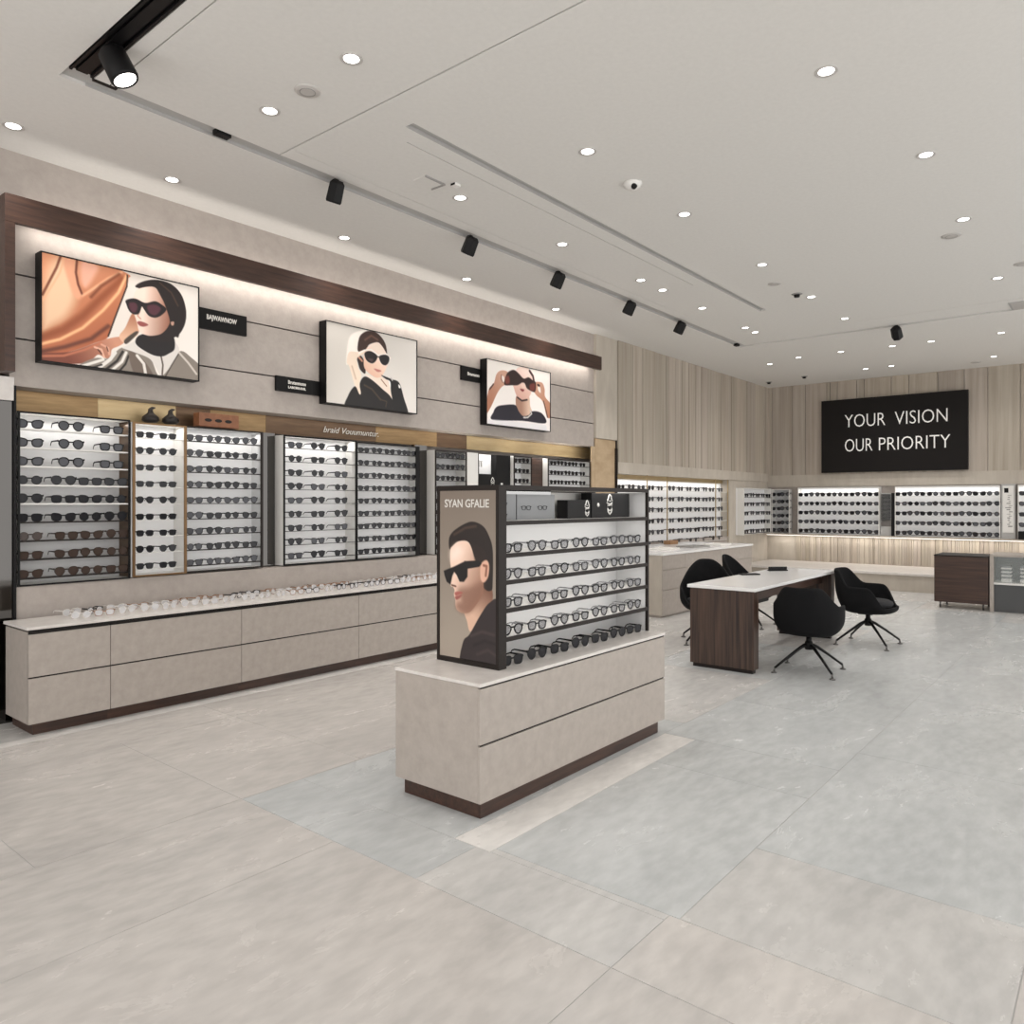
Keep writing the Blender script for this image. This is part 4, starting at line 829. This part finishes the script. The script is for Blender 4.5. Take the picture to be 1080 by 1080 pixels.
# ---------------------------------------------------------------- chairs
def shell_mesh(hb=.44, ha=.27, hf=.06, sq=2.6, p0=28, p1=72, tp=.16):
    mb = MB(); nt, nr = 56, 16; i = mb.mi('fabric'); G = []
    def sup(c, s, a, b):
        e = 2/sq; return a*abs(c)**e*(1 if c >= 0 else -1), b*abs(s)**e*(1 if s >= 0 else -1)
    def sm(x, a, b): t = min(1, max(0, (x-a)/(b-a))); return t*t*(3-2*t)
    for k in range(nt):
        th = 2*PI*k/nt; c, s = math.cos(th), math.sin(th)        # forward +y is s=1
        ang = math.degrees(math.acos(max(-1, min(1, -s))))       # 0 at back, 180 front
        h = hb+(ha-hb)*sm(ang, p0, p1); h = h+(hf-h)*sm(ang, 100, 140)
        bx_, by_ = sup(c, s, .205, .20)
        tx, ty = sup(c, s, .275, .255)
        lean = .055*sm(ang*-1, -60, 0)
        col = []
        for j in range(nr+1):
            t = j/nr
            if t < .35:
                u = t/.35; col.append((bx_*u, by_*u+.02*u*0, .03*u*u*.6))
            else:
                u = (t-.35)/.65; w = 1-(1-min(1, u*1.6))**2
                zz = .018+(h-.018)*(u**1.25)
                x = bx_+(tx-bx_)*w; y = by_+(ty-by_)*w - (lean*u if s < 0 else 0)
                if h > .3: x *= 1-tp*max(0, (zz-.24)/.2)
                col.append((x, y, zz))
        G.append(col)
    V = [[mb.bm.verts.new(p) for p in col[1:]] for col in G]; c0 = mb.bm.verts.new((0, 0, 0))
    for k in range(nt):
        A, B = V[k], V[(k+1) % nt]
        f = mb.bm.faces.new((c0, A[0], B[0])); f.material_index = i; f.smooth = True
        for j in range(nr-1):
            f = mb.bm.faces.new((A[j], A[j+1], B[j+1], B[j])); f.material_index = i; f.smooth = True
    return mb
def make_chair(**kw):
    r = empty('swivel_chair')
    sh = shell_mesh(**kw).build('shell', r, loc=(0, 0, .355)); md = sh.modifiers.new('thick', 'SOLIDIFY'); md.thickness = .028; md.offset = 1; sb = sh.modifiers.new('sub', 'SUBSURF'); sb.levels = 1; sb.render_levels = 1
    sp = MB().lathe([(0, -.04), (.15, -.04), (.21, -.03), (.228, -.005), (.222, .02), (.19, .038), (.10, .045), (0, .045)], 'seatpad', n=32)
    for v in sp.bm.verts: v.co.y = v.co.y*1.02+.012
    sp.build('seat_cushion', r, loc=(0, 0, .44))
    b = MB(); b.box(-.11, .11, -.07, .07, .325, .345, 'black', bev=.004); b.tube([(0, 0, .25), (0, 0, .326)], .024, 'black', n=14); b.lathe([(0, .20), (.034, .20), (.038, .25), (.03, .275), (0, .275)], 'black', n=16); b.build('swivel_column', r)
    for k in range(4):
        a = PI/4+k*PI/2; c, s = math.cos(a), math.sin(a)
        l = MB(); l.tube([(.02*c, .02*s, .245), (.08*c, .08*s, .222), (.20*c, .20*s, .145), (.345*c, .345*s, .045)], .017, 'black', n=10, r2=.010)
        lg = l.build('leg', r)
        g = MB(); g.tube([(.345*c, .345*s, .045), (.352*c, .352*s, .012)], .009, 'chrome', n=8); g.lathe([(0, 0), (.026, 0), (.026, .008), (.010, .014), (0, .014)], 'chrome', c=(.352*c, .352*s, 0), n=14); g.build('foot_glide', lg)
    return r
ch0 = make_chair()
def chair(x, y, face, label, sc=1, first=False, src=None):
    """face = world azimuth (deg) the sitter looks toward"""
    o = (src or ch0) if first else copy_tree(src or ch0)
    o.location = (x, y, 0); o.rotation_euler = (0, 0, math.radians(face-90)); o.scale = (sc, sc, sc); tag(o, label, 'chair', 'black swivel chairs around the table'); return o
chair(6.86, 2.20, 6, 'black swivel chair seen from behind, closest to the camera, at the near table side', .97, True)
chair(8.55, 2.13, -92, 'black bucket chair turned away from the table at its right end', 1.0)
ch1 = make_chair(hb=.52, ha=.22, sq=2.1, p0=8, p1=95, tp=.06)
chair(7.62, 3.50, -150, 'black round backed chair behind the left end of the table', 1.0, True, ch1)
chair(8.98, 3.60, -88, 'black chair half hidden behind the middle of the table', .98, src=ch1)
# ---------------------------------------------------------------- ceiling fittings
def spot(name, loc, power, size=120, blend=1, tgt=None, col=(1, .965, .93), rad=.06):
    l = bpy.data.lights.new(name, 'SPOT'); l.energy = power; l.spot_size = math.radians(size); l.spot_blend = blend; l.color = col; l.shadow_soft_size = rad
    o = bpy.data.objects.new(name, l); COL.objects.link(o); o.location = loc
    if tgt: o.rotation_euler = (Vector(tgt)-Vector(loc)).to_track_quat('-Z', 'Y').to_euler()
    return o
def make_down():
    r = empty('downlight')
    MB().lathe([(.041, -.001), (.058, -.006), (.062, -.004), (.062, 0)], 'ring', n=28).build('trim_ring', r)
    MB().lathe([(0, -.002), (.042, -.002), (.043, -.001), (0, -.0005)], 'downled', n=28).build('lens', r)
    return r
d0 = make_down(); first = True
rows = {('row nearest the left wall', 5.5): [1.7, 2.73, 4.32, 5.95, 7.58], ('second row from the left wall', 4.07): [2.63, 4.33, 5.71, 7.17, 7.66, 8.68, 10.03, 10.38],
        ('third row from the left wall', 2.86): [2.6, 4.31, 5.76, 7.48, 9.01, 10.35], ('fourth row from the left wall', 1.08): [4.35, 5.83, 7.36, 9.52],
        ('row before the back wall', 0): [(12.93, 4.81), (12.64, 4.22), (12.59, 3.54), (12.63, 2.8), (12.63, 2.27), (12.62, 1.39)], ('row nearest the back wall', 1): [(14.48, 3.65), (14.46, 3.22), (14.59, 1.71)]}
DP = float(1)
for (rn, ry), L in rows.items():
    for j, q in enumerate(L):
        x, y = q if isinstance(q, tuple) else (q, ry)
        if rn.startswith('third') and j == 0: y = 3.25
        if rn.startswith('fourth') and j == 0: y = 1.3
        o = d0 if first else copy_tree(d0); first = False; o.location = (x, y, CZ)
        w = 'from the left' if isinstance(q, tuple) else 'from the camera'
        tag(o, 'round downlight, %s, %s %s' % (rn, ORD[j], w), 'downlight', 'recessed ceiling downlights')
        spot('downlight_lamp', (x, y, CZ-.03), 42 if x < 11 else 55, size=130 if y < 5 else 115)
# track in the near slot and heads
tr = empty('lighting_track', (1.73, 2, CZ)); tag(tr, 'black lighting track in the ceiling slot at the upper left', 'lighting track')
q = MB(); q.box(1.662, 1.798, Y0+.05, 4.528, CZ+.012, CZ+.0199, 'black'); q.box(1.668, 1.682, Y0+.05, 4.528, CZ-.004, CZ+.012, 'black'); q.box(1.778, 1.792, Y0+.05, 4.528, CZ-.004, CZ+.012, 'black'); q.box(1.70, 1.76, Y0+.05, 4.52, CZ+.0, CZ+.012, 'black'); under(q.build('track_rail', origin=(1.73, 2, CZ)), tr)
under(MB().box(1.8, 1.93, 4.532, 4.56, CZ-.003, CZ+.0199, 'black').build('track_end', origin=(1.86, 4.54, CZ)), tr)
def head(loc, aim, s, label, power):
    big = loc[0] < 3
    r = empty('track_spotlight', loc); tag(r, label, 'spotlight', 'black track spotlights')
    MB().box(-.02*s, .02*s, -.02*s, .02*s, -.05*s, .0, 'black').build('adapter', r)
    d = (Vector(aim)-Vector((loc[0], loc[1], loc[2]-.10*s))).normalized(); rot = d.to_track_quat('-Z', 'Y').to_matrix().to_4x4()
    b = MB().lathe([(0, .09*s), (.045*s, .09*s), (.068*s, .065*s), (.072*s, -.07*s), (.066*s, -.085*s), (.058*s, -.083*s), (.058*s, -.078*s), (0, -.078*s)], 'black', n=28 if big else 6, smooth=big)
    b.xf(Matrix.Translation((0, 0, -.10*s)) @ rot); b.build('lamp_head', r)
    e = MB().lathe([(0, -.0805*s), (.056*s, -.0805*s), (.056*s, -.079*s), (0, -.079*s)], 'led', n=24); e.xf(Matrix.Translation((0, 0, -.10*s)) @ rot); e.build('lens', r)
    p = Vector((loc[0], loc[1], loc[2]-.10*s))+d*.1*s
    spot('track_lamp', p, power, 60, .7, aim, rad=.04)
head((1.75, 4.11, CZ), (3.2, 2.9, 0), 1.02, 'large black track spotlight with glowing lens at the upper left', 40)
aims = [((3.50, 4.56), (3.6, 5.7, 1.2)), ((5.0, 4.58), (5.0, 5.9, 1.5)), ((6.35, 4.58), (6.35, 5.9, 1.5)), ((7.8, 4.58), (7.8, 5.9, 1.5)), ((9.1, 4.58), (9.1, 5.9, 1.5))]
for k, (p, a) in enumerate(aims):
    head((p[0], p[1], CZ), a, .92, 'black spotlight hanging from the long ceiling slot, %s counting away from the camera' % ORD[k], 30)
head((11.2, 2.43, CZ), (14, 2.4, 1), 1.0, 'black spotlight hanging alone from the cross slot before the sign', 30)
for x, y, lb_ in ((2.6, 4.57, 'small black stub in the near part of the long ceiling slot'), (11.05, 4.62, 'small black stub at the far end of the long ceiling slot')):
    tag(MB().box(-.05, .05, -.03, .03, -.015, SD, 'black', bev=.003).build('track_connector', loc=(x, y, CZ)), lb_, 'fitting')
def disc(x, y, r_, label, m='ring', cat='ceiling fitting'):
    o = empty('ceiling_speaker', (x, y, CZ)); tag(o, label, cat, 'round ceiling fittings')
    MB().lathe([(0, -.008), (r_*.6, -.010), (r_*.9, -.008), (r_, -.003), (r_, 0)], m, n=28).build('cover', o)
    MB().lathe([(r_*.55, -.0115), (r_*.62, -.0115), (r_*.62, -.0095), (r_*.55, -.0095)], 'grey', n=28).build('grille_ring', o)
disc(2.64, 3.70, .075, 'grey round ceiling speaker near the first downlights'); disc(7.74, 1.23, .08, 'grey round ceiling fitting at the upper right between downlights'); disc(9.1, .82, .08, 'grey round ceiling fitting cut by the right picture edge')
disc(8.21, 3.0, .07, 'grey round ceiling fitting near the small dark detector'); disc(14.99, 2.02, .08, 'grey round ceiling fitting right above the sign')
cm = empty('dome_camera', (4.95, 2.88, CZ+.002)); tag(cm, 'white dome security camera with a dark eye in the middle of the ceiling', 'security camera')
MB().lathe([(0, -.055), (.035, -.05), (.06, -.03), (.07, -.008), (.07, 0), (0, 0)], 'white', n=28).build('dome', cm); MB().lathe([(0, -.02), (.018, -.018), (.024, 0), (0, 0)], 'black', n=16).xf(Matrix.Translation((-.03, -.03, -.04)) @ Matrix.Rotation(.5, 4, 'Y')).build('lens', cm)
for x, y, l_ in ((8.78, 2.95, 'small dark smoke detector in the middle distance of the ceiling'), (14.85, 5.54, 'small dark detector in the far left ceiling corner'), (14.61, 4.77, 'small dark detector left above the sign')):
    o = empty('smoke_detector', (x, y, CZ)); tag(o, l_, 'detector', 'small dark ceiling detectors')
    MB().lathe([(.06, 0), (.06, -.006), (.03, -.01), (0, -.01)], 'grey', n=20).build('base', o); MB().lathe([(0, -.04), (.03, -.038), (.035, -.011), (0, -.0105)], 'black', n=16).build('sensor', o)
hx = empty('access_hatch', (3.95, 4.05, CZ)); tag(hx, 'square ceiling hatch standing slightly open beside the second row of downlights', 'hatch')
q = MB(); q.box(-.08, .12, -.07, -.058, -.012, 0, 'grey'); q.box(.108, .12, -.057, .07, -.012, 0, 'grey'); q.build('hatch_frame', hx); MB().box(-.08, .1075, -.0575, .07, -.004, 0, 'ceiling').build('hatch_panel', hx)
es = empty('ceiling_sensor', (4.12, 3.92, CZ)); tag(es, 'tiny white ceiling sensor with a black face beside the hatch', 'sensor'); MB().box(-.03, .03, -.025, .025, -.02, 0, 'white', bev=.003).build('housing', es); MB().box(-.033, -.0305, -.02, .02, -.018, -.004, 'black').build('face', es)
ag = empty('air_grille', (11.0, .9, CZ)); tag(ag, 'grey slatted air grille in the ceiling at the right picture edge', 'air vent')
MB().box(-.22, .22, -.5, .22, -.006, 0, 'slot').build('grille_frame', ag)
q = MB()
for k in range(12): q.box(-.20+k*.034, -.185+k*.034, -.48, .2, -.012, -.0065, 'ring')
q.build('slats', ag)
# ---------------------------------------------------------------- lights
area('beam_wash_lamp', (5.4, 5.80, 3.415), 7.0, .03, 21, (1, .93, .86), (math.radians(25), 0, 0))
area('beam_uplight_lamp', (5.4, 5.80, 3.47), 7.0, .03, 10, (1, .93, .86), (PI-math.radians(20), 0, 0))
area('ledge_lamp', (15.50, 2.5, .828), 6.4, .03, 17, (1, .95, .88), (0, 0, PI/2))
for a, b in ((1.87, 2.58), (2.63, 3.01), (3.05, 3.72), (3.97, 4.76), (4.8, 5.57), (5.9, 8.9)):
    area('case_lamp', ((a+b)/2, 5.97, 2.095), (b-a), .04, 1.7*(b-a)/.7, (1, .97, .93), (math.radians(-6), 0, 0))
for a, b in ((3.7, 5.12), (1.75, 3.35), (.35, 1.42)):
    area('display_fill', (15.52, (a+b)/2, 1.775), b-a, .05, 1.9*(b-a), (1, .98, .95), (0, 0, PI/2))  # added fill to lift the dark backs of the back wall displays
area('niche_fill', (11.6, 5.955, 1.85), 3.9, .04, 6, (1, .97, .93))  # added fill for the far niche, without a fixture
area('rack_lamp', (3.68, 2.53, 1.563), 1.3, .04, .8, (1, .97, .93))
area('niche_brass_lamp', (5.4, 5.97, 2.285), 7, .03, 2.5, (1, .93, .84), (math.radians(35), 0, 0))
# open front; right wall left out too, so raised world light fills the ceiling
area('shopfront_light', (X0-.3, 1.4, 2.0), 9.5, 3.6, 260, (1, .97, .94), (0, -PI/2, 0)) if False else None
w = bpy.data.worlds.new('World'); S.world = w; w.use_nodes = True
bg = w.node_tree.nodes['Background']; bg.inputs['Color'].default_value = (1, .985, .97, 1); bg.inputs['Strength'].default_value = 2.9
S.view_settings.view_transform = 'Standard'; S.view_settings.look = 'None'; S.view_settings.gamma = 1; S.view_settings.exposure = -0.46
S.view_settings.use_curve_mapping = False
for k, (o, used) in PROTO.items():
    if not used: bpy.data.objects.remove(o)
